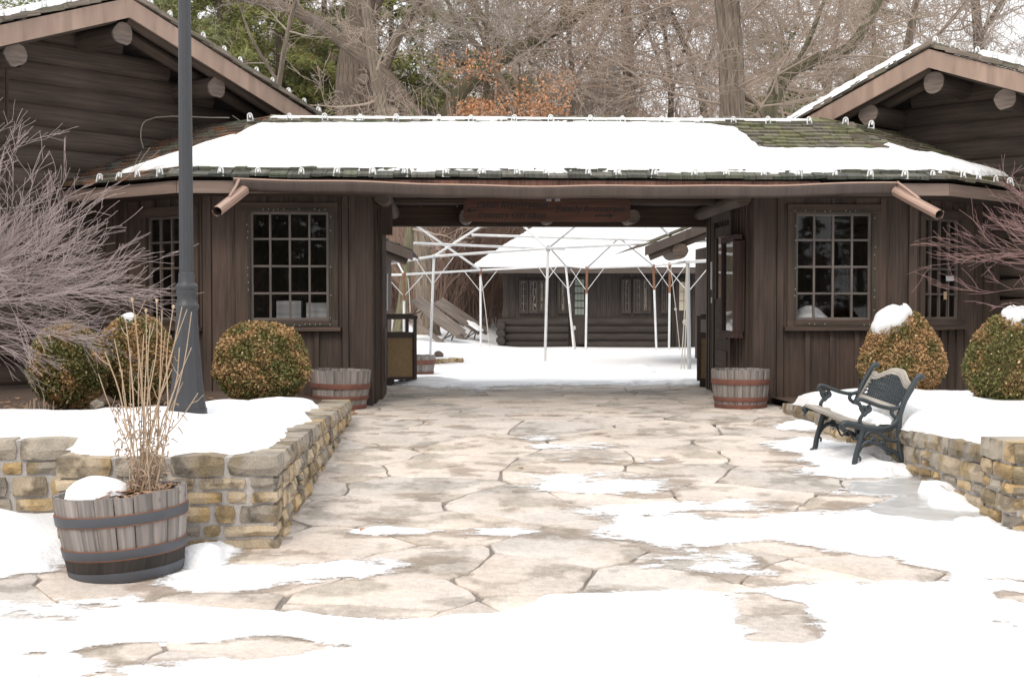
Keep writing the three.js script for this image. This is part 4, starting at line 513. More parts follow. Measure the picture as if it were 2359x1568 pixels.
// things standing inside the windows, and papers taped to a pane
tag(new MB().box(0.26, 0.22, 0.16, -2.93, 1.0, -0.26, 'x').build('storage_box', M.boxGrey), 'grey slatted box inside the window beside the lamp post', 'box', 'boxes inside the window');
tag(new MB().box(0.24, 0.20, 0.16, -2.62, 0.99, -0.22, 'x').build('storage_box', M.boxGrey), 'grey weathered box inside the window nearest the open passage', 'box', 'boxes inside the window');
tag(new MB().box(1.0, 0.04, 0.34, -2.9, 0.87, -0.24, 'x').build('display_shelf', M.wall[0]), 'dark display shelf inside the window beside the lamp post', 'shelf');
tag(new MB().lathe([[0.03, 0.16], [0.10, 0.13], [0.24, 0.0], [0.235, -0.005]], 20, 2.72, 0.90, -0.32).build('table_lampshade', M.shade2), 'pale lamp shade inside the window beyond the bench', 'lamp shade');
tag(new MB().box(1.0, 0.03, 0.36, 2.9, 0.87, -0.26, 'x').build('display_shelf', M.wall[0]), 'dark display shelf inside the window beyond the bench', 'shelf');
tag(new MB(frR).box(0.17, 0.055, 0.003, 0.80, 1.36, -0.005, 'x').build('taped_paper', M.paper), 'white paper strip taped across the narrow window pane', 'paper'); tag(new MB(frR).box(0.07, 0.085, 0.003, 0.70, 1.17, -0.005).build('taped_paper', M.paperTan), 'small tan paper scrap taped to the narrow window', 'paper');

// ---------------------------------------------------------------- barrels
function barrel(name, label, p, rt, rb, h, { hoops, wet = null, tilt = 0, turn = 0, fill = 0.06, group = 'half barrel planters', s = 1 }) {
  reseed(700 + s); const g = localThing(name, label, 'barrel', p, turn, group); g.rotation.z = tilt; const n = 22, rad = (t) => lerp(rb, rt, t) + 0.012 * Math.sin(t * 2.6), th = 0.024;
  for (let k = 0; k < n; k++) { const a0 = (k + 0.03) / n * 2 * Math.PI, a1 = (k + 0.97) / n * 2 * Math.PI, mb = new MB(), ny = 4, dr = rr(-0.003, 0.003), top = h + rr(-0.008, 0.004), ou = rnd() * 3, ov = rnd() * 3; let pv = null;
    for (let j = 0; j <= ny; j++) { const y = top * j / ny, R = rad(y / h) + dr, am = (a0 + a1) / 2, row = [mb.v(Math.cos(a0) * R, y, Math.sin(a0) * R, ou, y + ov), mb.v(Math.cos(am) * (R + 0.002), y, Math.sin(am) * (R + 0.002), ou + 0.09, y + ov), mb.v(Math.cos(a1) * R, y, Math.sin(a1) * R, ou + 0.18, y + ov), mb.v(Math.cos(a1) * (R - th), y, Math.sin(a1) * (R - th), ou, y + ov), mb.v(Math.cos(a0) * (R - th), y, Math.sin(a0) * (R - th), ou + 0.18, y + ov)]; if (pv) for (const [i, q] of [[0, 1], [1, 2], [2, 3], [3, 4], [4, 0]]) mb.i.push(pv[i], row[i], row[q], pv[i], row[q], pv[q]); pv = row; }
    const R = rad(1) + dr; mb.quad(V(Math.cos(a0) * R, top, Math.sin(a0) * R), V(Math.cos(a0) * (R - th), top, Math.sin(a0) * (R - th)), V(Math.cos(a1) * (R - th), top, Math.sin(a1) * (R - th)), V(Math.cos(a1) * R, top, Math.sin(a1) * R)); mb.build('stave', pick(M.barrel), g); }
  const ring = (y0, y1, out, mat, nm) => { const mb = new MB(); mb.lathe([[rad(y0 / h), y0], [rad(y0 / h) + out, y0], [rad(y1 / h) + out, y1], [rad(y1 / h), y1]], 44); mb.build(nm, mat, g); };
  for (const [y0, y1, mat, trim] of hoops) { ring(y0, y1, 0.0105, mat, 'hoop'); if (trim) ring(y0 - 0.006, y1 + 0.005, 0.0075, M.rustTrim, 'rust_edge'); } if (wet) ring(wet[0], wet[1], 0.0065, M.barrelWet, 'wet_band');
  new MB().lathe([[0, h - fill + 0.012], [rad(1) * 0.6, h - fill], [rad(1) - th, h - fill - 0.01]], 24).build('soil', M.soil, g); return g;
}
const bl0 = onGround(292, 1312), br0 = onGround(1706, 938), bm0 = onGround(783, 941);
const frontBarrel = barrel('half_barrel', 'grey weathered half barrel with dark hoops and dried stalks standing before the stone planter', V(bl0.x, bl0.y - 0.012, bl0.z), 0.322, 0.272, 0.425, { hoops: [[0.0, 0.05, M.hoop, false], [0.118, 0.162, M.hoop, true], [0.285, 0.332, M.hoop, true]], wet: [0.05, 0.118], tilt: 0.075, s: 1 });
barrel('half_barrel', 'empty grey half barrel with three rusty hoops at the stone planter end', bm0, 0.302, 0.255, 0.405, { hoops: [[0.0, 0.055, M.rust, false], [0.105, 0.145, M.rust, false], [0.215, 0.27, M.rust, false]], fill: 0.2, tilt: -0.02, s: 2 });
barrel('half_barrel', 'brown grey half barrel with rusty hoops below the glazed notice case', br0, 0.294, 0.258, 0.40, { hoops: [[0.0, 0.045, M.rust, false], [0.075, 0.12, M.rust, false], [0.25, 0.305, M.rust, false]], fill: 0.16, s: 3 });
{ const p = onGround(962, 862); barrel('half_barrel', 'old half barrel with broken rim behind the litter bin', V(p.x, p.y, p.z), 0.27, 0.235, 0.30, { hoops: [[0.0, 0.05, M.rust, false], [0.16, 0.23, M.rust, false]], fill: 0.1, s: 4 }); }
// snow, leaf litter and dried stalks in the front barrel
{ reseed(731); const g = thing('dried_plant', 'clump of tall dried tan stalks growing from the front barrel', 'plant', V(bl0.x + 0.07, bl0.y + 0.37, bl0.z)), d = 6.64, base = (k) => V(bl0.x + 0.08 + rr(-0.06, 0.07), bl0.y + 0.36, bl0.z + rr(-0.07, 0.08));
  const tips = [[303, 690], [288, 735], [310, 725], [335, 715], [360, 692], [398, 706], [418, 706], [372, 712], [430, 712], [440, 718], [240, 810], [262, 780], [330, 770], [345, 745], [380, 760], [300, 800], [412, 800], [440, 800], [225, 860], [395, 850], [420, 880], [352, 830], [280, 850], [315, 860], [455, 905], [365, 900]];
  for (const [x, y] of tips) { const b = base(), dd = d + rr(-0.14, 0.16), t = at(x, y, dd), mid = b.clone().lerp(t, 0.45).add(V(rr(-0.03, 0.03), 0.02, rr(-0.03, 0.03))), c = new THREE.CatmullRomCurve3([b, mid, b.clone().lerp(t, 0.75).add(V(rr(-0.02, 0.02), 0, rr(-0.02, 0.02))), t]).getPoints(8), mb = new MB(), r = rr(0.0028, 0.0048); mb.tube(c, c.map((_, k) => r * (1 - 0.45 * k / 8)), 5); if (rnd() < 0.5) { const q = c[5 + Math.floor(rnd() * 3)], e = q.clone().add(V(rr(-0.09, 0.09), rr(0.03, 0.1), rr(-0.05, 0.05))); mb.tube([q, q.clone().lerp(e, 0.5).add(V(0, -0.01, 0)), e], [r * 0.6, r * 0.5, r * 0.3], 4); } if (y < 720 && rnd() < 0.5) mb.lathe([[0, 0.010], [0.006, 0.007], [0.0085, 0.0], [0.003, -0.012]], 6, t.x, t.y, t.z); mb.build('stem', M.stalk, g); }
  const lf = new MB(); for (let k = 0; k < 420; k++) { const h = Math.pow(rnd(), 1.8) * 0.46, sp = 0.075 + h * 0.2, p = V(bl0.x + 0.09 + rr(-sp, sp), bl0.y + 0.38 + h, bl0.z + rr(-sp, sp)), a = rnd() * 6.28, l = rr(0.018, 0.05), dx = Math.cos(a) * l, dz = Math.sin(a) * l, dy = rr(-0.03, 0.015); lf.tube([p, p.clone().add(V(dx * 0.5, dy * 0.2 + 0.008, dz * 0.5)), p.clone().add(V(dx, dy, dz)), p.clone().add(V(dx * 0.8, dy - 0.012, dz * 0.9))], [0.0012, 0.0045, 0.0035, 0.001], 3, { cap: false }); } stuffy(lf.build('withered_leaves', M.leafTan, g), 'curled withered leaves around the stem bases');
  const lit = new MB(); for (let k = 0; k < 260; k++) { const a = rnd() * 6.28, r = Math.sqrt(rnd()) * 0.26, p = V(bl0.x + 0.05 + Math.cos(a) * r * 1.0, bl0.y + 0.375 + rr(0, 0.035), bl0.z + Math.sin(a) * r), l = rr(0.02, 0.05), b = rnd() * 6.28, w = l * 0.4; const q = (u, v, y) => V(p.x + Math.cos(b) * u - Math.sin(b) * v, p.y + y, p.z + Math.sin(b) * u + Math.cos(b) * v); lit.quad(q(-l, 0, rr(0, 0.02)), q(0, -w, rr(0, 0.015)), q(l, 0, rr(0, 0.025)), q(0, w, rr(0, 0.015))); } const o = lit.build('leaf_litter', M.leafDry); tag(o, 'brown dead leaves heaped over the soil of the front barrel', 'leaf litter', null, 'stuff');
  const top = V(bl0.x - 0.135, bl0.y + 0.385, bl0.z + 0.02), mb = new MB(), n = 22; const rowsn = 12; let pv = null; for (let j = 0; j <= rowsn; j++) { const t = j / rowsn, row = []; for (let i = 0; i <= n; i++) { const a = i / n * 6.283, w = 1 + 0.16 * (vn(Math.cos(a) * 2 + 7, Math.sin(a) * 2 + 7, 91) - 0.5), R = t * w; row.push(mb.v(top.x + Math.cos(a) * R * 0.165, top.y + 0.095 * Math.pow(Math.max(0, 1 - t * t), 0.6) + 0.03 * (1 - t) * -Math.cos(a) * t - (t > 0.97 ? 0.03 : 0), top.z + Math.sin(a) * R * 0.2, Math.cos(a) * R * 0.2, Math.sin(a) * R * 0.2)); } if (pv) for (let i = 0; i < n; i++) mb.i.push(pv[i], row[i + 1], row[i], pv[i], pv[i + 1], row[i + 1]); pv = row; } stuffy(mb.build('barrel_snow', M.snow), 'rounded heap of snow lying in the front barrel', 'snow'); }

// ---------------------------------------------------------------- lamp post
{ const d = 8.7, p = at(431, 990, d); const base = V(p.x, 0.19, p.z), post = thing('lamp_post', 'dark grey fluted lamp post with flared base standing in the snowy planter', 'lamp post', base), k = d / F, Y = (py) => at(431, py, d).y - base.y;
  const fl = (amp, n) => (a) => 1 - amp * (0.5 + 0.5 * Math.cos(a * n));
  new MB().lathe([[0.150, 0], [0.152, 0.05], [0.140, 0.075], [0.132, Y(958)], [0.128, Y(940)]], 40, base.x, base.y, base.z).build('plinth', M.lampPost, post);
  const prof = []; for (let j = 0; j <= 14; j++) { const t = j / 14; prof.push([lerp(0.125, 0.068, Math.pow(t, 0.72)), lerp(Y(942), Y(712), t)]); } new MB().lathe(prof, 96, base.x, base.y, base.z, fl(0.035, 12)).build('fluted_base', M.lampPost, post);
  new MB().lathe([[0.066, Y(715)], [0.076, Y(711)], [0.082, Y(706)], [0.080, Y(702)], [0.068, Y(697)], [0.062, Y(688)], [0.062, Y(680)], [0.070, Y(675)], [0.0715, Y(670)], [0.066, Y(668)], [0.076, Y(664)], [0.077, Y(659)], [0.070, Y(656)], [0.054, Y(650)], [0.0525, Y(630)], [0.047, Y(628)]], 40, base.x, base.y, base.z).build('collar', M.lampPost, post);
  const top = Y(-250); new MB().lathe([[0.0475, Y(640)], [0.045, Y(300)], [0.040, Y(-60)], [0.036, top]], 96, base.x, base.y, base.z, fl(0.05, 12)).build('shaft', M.lampPost, post);
  new MB().lathe([[0.036, top], [0.06, top + 0.02], [0.05, top + 0.06], [0.09, top + 0.08], [0.12, top + 0.36], [0.14, top + 0.38], [0.05, top + 0.5], [0, top + 0.56]], 24, base.x, base.y, base.z).build('lantern', M.lampPost, post); }

// ---------------------------------------------------------------- litter bins
for (const [px, py, tw, hx, l] of [[912, 886, 0.30, 0, 'dark framed litter bin with speckled tan panels at the passage end beside the old barrel'], [1636, 890, -0.18, 0.06, 'dark framed litter bin with brown panels partly behind the passage wall boards']]) {
  const q = onGround(px, py), g = localThing('litter_bin', l, 'litter bin', V(q.x + hx, q.y, q.z - 0.05), tw, 'litter bins'), W = 0.44, H = 0.93; const B = (n, w, h, d, x, y, z, mt) => new MB().box(w, h, d, x, y, z).build(n, mt, g);
  for (const sx of [-1, 1]) for (const sz of [-1, 1]) { B('post', 0.045, H - 0.1, 0.045, sx * (W / 2 - 0.02), 0.08 + (H - 0.1) / 2, sz * (W / 2 - 0.02), M.canBrown); } for (const sx of [-1, 1]) B('foot', 0.11, 0.08, 0.36, sx * 0.13, 0.04, 0, M.canBrown);
  for (const [x, z, w, d] of [[0, 1, W - 0.1, 0.03], [0, -1, W - 0.1, 0.03], [1, 0, 0.03, W - 0.1], [-1, 0, 0.03, W - 0.1]]) { B('panel', w, 0.52, d, x * (W / 2 - 0.035), 0.37, z * (W / 2 - 0.035), M.canPanel); B('rail', x ? 0.034 : W - 0.09, 0.07, x ? W - 0.09 : 0.034, x * (W / 2 - 0.022), 0.665, z * (W / 2 - 0.022), x > 0 ? M.canGrey : M.canBrown); B('rail', x ? 0.033 : W - 0.09, 0.035, x ? W - 0.09 : 0.033, x * (W / 2 - 0.022), 0.095, z * (W / 2 - 0.022), M.canBrown); }
  B('base_tray', W - 0.04, 0.02, W - 0.04, 0, 0.09, 0, M.canBrown); B('lid', W + 0.02, 0.05, W + 0.02, 0, H - 0.03, 0, M.canBrown); B('lid_cap', W - 0.08, 0.02, W - 0.08, 0, H + 0.005, 0, M.canBrown); }
// ---------------------------------------------------------------- cast iron bench
{ reseed(801); const nf = onGround(1965, 1087), ff = onGround(1876, 1040), L = Math.hypot(nf.x - ff.x, nf.z - ff.z), g = localThing('garden_bench', 'cast iron garden bench with pale wooden slats and fan pattern back', 'bench', V((nf.x + ff.x) / 2, (nf.y + ff.y) / 2, (nf.z + ff.z) / 2), Math.atan2(nf.x - ff.x, nf.z - ff.z));
  const dy = (nf.y - ff.y) / 2, cv = (pts, z, n = 20) => new THREE.CatmullRomCurve3(pts.map(([x, y]) => V(x, y, z))).getPoints(n);
  for (const s of [-1, 1]) { const z = s * L / 2, o = s * dy; const en = new MB(); en.m = new THREE.Matrix4().makeTranslation(0, o, 0); const T = (pts, r, n) => en.tube(cv(pts, z, n), r, 7);
    T([[-0.065, 0.318], [-0.088, 0.338], [-0.06, 0.360], [0.0, 0.350], [0.08, 0.328], [0.18, 0.318], [0.26, 0.326], [0.32, 0.368], [0.352, 0.43], [0.38, 0.51], [0.412, 0.578], [0.452, 0.645], [0.482, 0.692], [0.508, 0.70], [0.51, 0.676]], 0.0215, 40); T([[-0.06, 0.345], [0.0, 0.335], [0.09, 0.312], [0.18, 0.302], [0.27, 0.312], [0.335, 0.36]], 0.017, 20);
    const fr = en.build('end_frame', M.iron, g);
    const part = (nm, list) => { const mb = new MB(new THREE.Matrix4().makeTranslation(0, o, 0)); for (const [pts, r, n] of list) mb.tube(cv(pts, z, n || 16), r, 7); return mb.build(nm, M.iron, g); };
    part('leg', [[[[-0.028, 0.004], [0.0, 0.02], [0.02, 0.11], [0.048, 0.21], [0.07, 0.30], [0.066, 0.33]], 0.0215]]); part('leg', [[[[0.422, 0.004], [0.392, 0.022], [0.364, 0.1], [0.346, 0.2], [0.342, 0.3], [0.348, 0.42]], 0.0215]]);
    part('arm_rest', [[[[0.05, 0.495], [0.03, 0.508], [0.038, 0.53], [0.07, 0.53], [0.13, 0.507], [0.2, 0.482], [0.3, 0.464], [0.365, 0.48]], 0.0155], [[[0.1, 0.33], [0.06, 0.345], [0.05, 0.385], [0.075, 0.43], [0.06, 0.47], [0.04, 0.50]], 0.0145], [[[0.075, 0.41], [0.1, 0.44], [0.085, 0.475], [0.055, 0.47], [0.07, 0.44]], 0.0145], [[[0.09, 0.43], [0.125, 0.455], [0.11, 0.49]], 0.0145], [[[0.30, 0.465], [0.285, 0.43], [0.315, 0.4], [0.345, 0.41]], 0.0145]]);
    part('brace', [[[[0.03, 0.14], [0.07, 0.195], [0.12, 0.225], [0.15, 0.21]], 0.0165], [[[0.15, 0.215], [0.19, 0.205], [0.24, 0.17], [0.3, 0.15], [0.362, 0.10]], 0.0165], [[[0.085, 0.255], [0.11, 0.285], [0.16, 0.298], [0.21, 0.275], [0.26, 0.235], [0.31, 0.225], [0.34, 0.24]], 0.0145], [[[0.13, 0.23], [0.145, 0.245], [0.165, 0.23], [0.155, 0.205]], 0.013], [[[0.2, 0.21], [0.225, 0.215], [0.24, 0.19]], 0.014], [[[0.26, 0.17], [0.28, 0.135], [0.25, 0.14]], 0.0145], [[[0.03, 0.13], [0.055, 0.10], [0.05, 0.08]], 0.008]]); }
  { const mb = new MB(); mb.tube(cv([[0.15, 0.2], [0.16, 0.2]], 0).map((p, k, a) => V(0.15, 0.20 + 0.03 * Math.sin(k), lerp(-L / 2, L / 2, k / (a.length - 1)))), 0.008, 5); mb.build('stretcher', M.iron, g); }
  const tilt = (z) => z / L * 2 * dy;
  [[-0.055, 0.372, -0.08], [0.012, 0.364, -0.18], [0.08, 0.347, -0.16], [0.148, 0.338, -0.05], [0.216, 0.338, 0.08], [0.284, 0.352, 0.3]].forEach(([x, y, a]) => new MB(new THREE.Matrix4().makeTranslation(x, y, 0).multiply(new THREE.Matrix4().makeRotationX(-Math.atan(2 * dy / L))).multiply(new THREE.Matrix4().makeRotationZ(a))).box(0.058, 0.02, L - 0.02, 0, 0, 0, 'z').build('seat_slat', M.slat, g));
  // back: timber frame with a camel top rail, iron fan lattice inside
  const P = (w, v, o = 0) => V(0.352 + 0.50 * v + o, 0.425 + 0.87 * v + tilt(w), w), Wd = L / 2 - 0.018, Hh = (w) => { const t = Math.abs(w) / Wd; return 0.245 + 0.082 * (1 - sstep(0.12, 0.78, t)) + 0.012 * sstep(0.8, 1, t); };
  const strip = (nm, lo, hi, th) => { const mb = new MB(), n = 28; let pv = null; for (let k = 0; k <= n; k++) { const w = lerp(-Wd, Wd, k / n), r = [P(w, lo(w), -th / 2), P(w, hi(w), -th / 2), P(w, hi(w), th / 2), P(w, lo(w), th / 2)]; if (pv) for (let q = 0; q < 4; q++) { const e = (q + 1) % 4; mb.quad(pv[q], r[q], r[e], pv[e], [[0, k / n], [0, k / n + 0.03], [0.1, k / n + 0.03], [0.1, k / n]]); } pv = r; } mb.build(nm, M.slat, g); };
  strip('top_rail', (w) => Hh(w) - 0.052, Hh, 0.024); strip('bottom_rail', () => -0.012, () => 0.048, 0.02);
  for (const s of [-1, 1]) { const mb = new MB(); const w0 = s * Wd, w1 = s * (Wd - 0.03); mb.quad(P(w0, 0.05, -0.01), P(w1, 0.05, -0.01), P(w1, Hh(w1) - 0.05, -0.01), P(w0, Hh(w0) - 0.05, -0.01)); mb.quad(P(w1, 0.05, -0.01), P(w1, 0.05, 0.01), P(w1, Hh(w1) - 0.05, 0.01), P(w1, Hh(w1) - 0.05, -0.01)); mb.quad(P(w0, 0.05, 0.01), P(w0, Hh(w0) - 0.05, 0.01), P(w1, Hh(w1) - 0.05, 0.01), P(w1, 0.05, 0.01)); mb.build('stile', M.slat, g); }
  { const mb = new MB(), lim = (w) => Hh(w) - 0.045; for (let k = 0; k <= 30; k++) { const w0 = lerp(-Wd + 0.02, Wd - 0.02, k / 30), pts = []; for (let t = 0; t <= 10; t++) { const v = lerp(0.045, 0.3, t / 10), w = w0 * (0.72 + 0.9 * v) + 0.006 * Math.sin(t * 2.1 + k * 3.14); if (v > lim(w) || Math.abs(w) > Wd - 0.025) break; pts.push(P(w, v)); } if (pts.length > 1) mb.tube(pts, 0.0068, 4); }
    for (let q = 0; q < 9; q++) { let seg = []; for (let k = 0; k <= 90; k++) { const w = lerp(-Wd + 0.02, Wd - 0.02, k / 90), v = 0.06 + q * 0.03 + 0.022 * Math.cos(w / Wd * 1.3) - 0.02 + 0.011 * Math.abs(Math.sin((k + (q % 2) * 3) / 90 * Math.PI * 15)); if (v > lim(w)) { if (seg.length > 1) mb.tube(seg, 0.006, 4); seg = []; continue; } seg.push(P(w, v)); } if (seg.length > 1) mb.tube(seg, 0.006, 4); }
    mb.build('fan_lattice', M.iron, g); }
  const m = new THREE.Matrix4().makeRotationY(g.rotation.y).setPosition(g.position), fm = m.clone().multiply(frame(V(0, 0.362, 0), V(1, 0, 0), V(0, 1, 0)));
  stuffy(snowLayer(fm, [[0.03, 0.1], [0.1, -0.18], [0.18, -0.46], [0.315, -0.44], [0.32, 0.40], [0.2, 0.42], [0.1, 0.36]], 0.038, { cell: 0.016, jag: 0.045, soft: 0.06, jagScale: 14, s: 83, base: (x, y) => -y / L * 2 * dy * 1 - 0.012 + (x > 0.2 ? 0.012 : 0) }).build('bench_snow', M.snow), 'ragged patch of melting snow left on the bench seat', 'snow'); }

// ---------------------------------------------------------------- clipped bushes
function bush(label, c, rx, ry, rz, n, pal, { cone = 0, s = 1, group = 'clipped bushes', snow = null } = {}) {   // c: middle of the base
  reseed(900 + s); const g = thing('clipped_bush', label, 'bush', c, group), shape = (u, v) => { const y = Math.cos(v), rr_ = Math.sin(v) * (1 + cone * -y * 0.35), bump = 1 + 0.10 * (fbm(u * 1.2 + 5, v * 2.2, s, 3) - 0.5) * 2; return V(Math.cos(u) * rr_ * rx * bump, ry + y * ry * bump * (y < 0 ? 0.98 : 1), Math.sin(u) * rr_ * rz * bump); };
  const core = new MB(), nu = 28, nv = 16, id = []; for (let j = 0; j <= nv; j++) for (let i = 0; i <= nu; i++) { const p = shape(i / nu * 6.2832, 0.05 + j / nv * 2.95).sub(V(0, ry, 0)).multiplyScalar(0.80).add(V(0, ry, 0)); id.push(core.v(c.x + p.x, c.y + p.y, c.z + p.z, i, j)); } for (let j = 0; j < nv; j++) for (let i = 0; i < nu; i++) { const a = j * (nu + 1) + i; core.i.push(a, a + nu + 2, a + 1, a, a + nu + 1, a + nu + 2); }
  core.build('inner_foliage', M.bushCore || (M.bushCore = std(0.26, 0.19, 0.085, { map: T.grain })), g); new MB().tube([V(c.x, c.y - 0.05, c.z), V(c.x, c.y + ry * 0.6, c.z)], 0.03, 6).build('stem', M.barkDark, g);
  const lf = new MB(); lf.color(1, 1, 1);
  for (let k = 0; k < n * 1.5; k++) { const u = rnd() * 6.2832, v = Math.acos(lerp(1, -0.97, rnd())), p = shape(u, v), out = p.clone().sub(V(0, ry, 0)).normalize(), dep = 1.02 - 0.2 * Math.pow(rnd(), 1.6) + (rnd() < 0.04 ? 0.035 : 0); p.sub(V(0, ry, 0)).multiplyScalar(dep).add(V(0, ry, 0)).add(c);
    const l = rr(0.010, 0.019), w = l * rr(0.5, 0.7), ax = V(rr(-1, 1), rr(-1, 1), rr(-1, 1)).addScaledVector(out, 0.8).normalize(), bx = ax.clone().cross(V(rr(-1, 1), rr(-1, 1), rr(-1, 1))).normalize(); const patch = fbm(u * 2.2, v * 3 + s, 40 + s, 3), q = pal(patch, rnd(), out); lf.color(...q); const a = p.clone().addScaledVector(ax, l), b = p.clone().addScaledVector(ax, -l), e = p.clone().addScaledVector(bx, w), f = p.clone().addScaledVector(bx, -w); const i0 = [b, e, a, f].map((t) => lf.v(t.x, t.y, t.z)); lf.i.push(i0[0], i0[1], i0[2], i0[0], i0[2], i0[3]); }
  stuffy(lf.build('foliage', M.vert, g), 'small bronze and green leaves');
  if (snow) { const [lab, du, dv, ang, th] = snow, sn = new MB(), D0 = V(Math.cos(du) * Math.sin(dv), Math.cos(dv), Math.sin(du) * Math.sin(dv)), nu2 = 90, nv2 = 40, H2 = [], ids = []; for (let j = 0; j <= nv2; j++) for (let i = 0; i <= nu2; i++) { const u = i / nu2 * 6.2832, v = 0.02 + j / nv2 * 1.5, q = shape(u, v), dir = V(Math.cos(u) * Math.sin(v), Math.cos(v), Math.sin(u) * Math.sin(v)), a = ang * (1 + 0.5 * (fbm(q.x * 9 + 4, q.z * 9 + 4, 60 + s, 3) - 0.5)) - dir.angleTo(D0), k = clamp(a / 0.28), h = a <= 0 ? -0.06 : th * Math.sqrt(k * (2 - k)) + 0.01; H2.push(a); const o = q.clone().sub(V(0, ry, 0)).normalize(); q.addScaledVector(o, h).add(V(0, Math.max(0, h) * 0.5, 0)).add(c); ids.push(sn.v(q.x, q.y, q.z, q.x, q.z)); } for (let j = 0; j < nv2; j++) for (let i = 0; i < nu2; i++) { const a = j * (nu2 + 1) + i; if (Math.max(H2[a], H2[a + 1], H2[a + nu2 + 1], H2[a + nu2 + 2]) <= 0) continue; sn.i.push(a, a + 1, a + nu2 + 2, a, a + nu2 + 2, a + nu2 + 1); } stuffy(sn.build('bush_snow', M.snow), lab, 'snow'); }
  return g; }
const bronze = (g0) => (p, r) => { const k = p + g0 + (r - 0.5) * 0.35; if (r > 0.965) return [0.68, 0.50, 0.28]; if (k < 0.42) return [0.135, 0.135, 0.04]; if (k < 0.52) return [0.23, 0.175, 0.06]; if (k < 0.62) return [0.33, 0.205, 0.09]; return [0.45, 0.28, 0.135]; };
const B1 = onY(132, 944, 0.19), B3 = onY(585, 936, 0.20), R1 = onY(2085, 915, 0.17), R2 = onY(2345, 946, 0.19);
bush('round bronze green bush below the plank shutter, before the log wall', V(B1.x, 0.17, B1.z - 0.33), 0.335, 0.375, 0.33, 11000, bronze(-0.06), { s: 1 });
bush('round bronze bush behind the dried stalks, with a scrap of snow on top', V(onY(304, 935, 0.19).x - 0.05, 0.17, B1.z - 0.72), 0.34, 0.40, 0.33, 11000, bronze(0.03), { s: 2, snow: ['scrap of snow on the bronze bush behind the stalks', 2.4, 0.2, 0.17, 0.006] });
bush('wide round bronze bush between the lamp post and the empty barrel', V(B3.x, 0.17, B3.z - 0.40), 0.425, 0.375, 0.40, 14000, bronze(0.03), { s: 3 });
bush('egg shaped bronze bush with a snow cap behind the bench', V(R1.x + 0.07, 0.12, R1.z - 0.3), 0.405, 0.44, 0.38, 13000, bronze(0.09), { cone: 0.5, s: 4, snow: ['smooth snow cap sitting on the egg shaped bush', 2.75, 0.42, 0.55, 0.038] });
bush('dark green clipped bush with a little snow on top beyond the bench', V(R2.x + 0.12, 0.15, R2.z - 0.4), 0.40, 0.42, 0.38, 11000, bronze(-0.1), { cone: 0.3, s: 5, snow: ['small snow cap on the dark green clipped bush', 1.2, 0.12, 0.36, 0.035] });
function cap(label, p, rx, ry, rz, s) { reseed(950 + s); const mb = new MB(), n = 26, m = 12; let pv = null; for (let j = 0; j <= m; j++) { const t = j / m, row = []; for (let i = 0; i <= n; i++) { const a = i / n * 6.2832, w = 1 + 0.45 * (fbm(Math.cos(a) * 1.4 + 7, Math.sin(a) * 1.4 + 7 + s, 51, 3) - 0.5), R = Math.sin(t * Math.PI * 0.62) * w; row.push(mb.v(p.x + Math.cos(a) * R * rx, p.y + Math.cos(t * Math.PI * 0.62) * ry * (1 + 0.2 * (fbm(a * 0.8, t * 3, s, 2) - 0.5)), p.z + Math.sin(a) * R * rz, a, t)); } if (pv) for (let i = 0; i < n; i++) mb.i.push(pv[i], row[i + 1], row[i], pv[i], pv[i + 1], row[i + 1]); pv = row; } return stuffy(mb.build('bush_snow', M.snow), label, 'snow'); }
// stubs, a stone and mulch in the planter
{ reseed(961); const p = onY(222, 932, 0.22); const g = tag(addMesh('rock', (() => { const ge = new THREE.IcosahedronGeometry(0.055, 2), po = ge.attributes.position; for (let k = 0; k < po.count; k++) { const w = 0.75 + 0.5 * vn(po.getX(k) * 30 + 9, po.getY(k) * 30 + po.getZ(k) * 20 + 9, 3); po.setXYZ(k, po.getX(k) * w * 1.1, po.getY(k) * w * 0.8, po.getZ(k) * w); } ge.computeVertexNormals(); return ge; })(), M.stone[2]), 'small grey rock on the planter soil behind the stalks', 'rock'); g.position.set(p.x, 0.22, p.z);
  const st = thing('cut_stalks', 'short cut tan stubble in the planter by the log wall', 'plant', V(onY(85, 950, 0.2).x, 0.17, onY(85, 950, 0.2).z)); for (let k = 0; k < 16; k++) { const q = onY(rr(62, 120), rr(942, 955), 0.18); new MB().tube([V(q.x, 0.16, q.z), V(q.x + rr(-0.02, 0.02), 0.18 + rr(0.04, 0.12), q.z + rr(-0.02, 0.02))], [0.004, 0.003], 5).build('stalk', M.stalk, st); }
  const mu = new MB(); for (let k = 0; k < 500; k++) { const x = rr(-6.2, -3.0), z = rr(1.2, 4.1), l = rr(0.015, 0.045), b = rnd() * 6.28, w = l * 0.35, q = (u, v, y) => V(x + Math.cos(b) * u - Math.sin(b) * v, 0.176 + y, z + Math.sin(b) * u + Math.cos(b) * v); mu.quad(q(-l, 0, rr(0, 0.02)), q(0, -w, rr(0, 0.012)), q(l, 0, rr(0, 0.02)), q(0, w, rr(0, 0.012))); } tag(mu.build('mulch', M.leafDry), 'brown leaf mulch on the planter soil under the bushes', 'mulch', null, 'stuff'); }
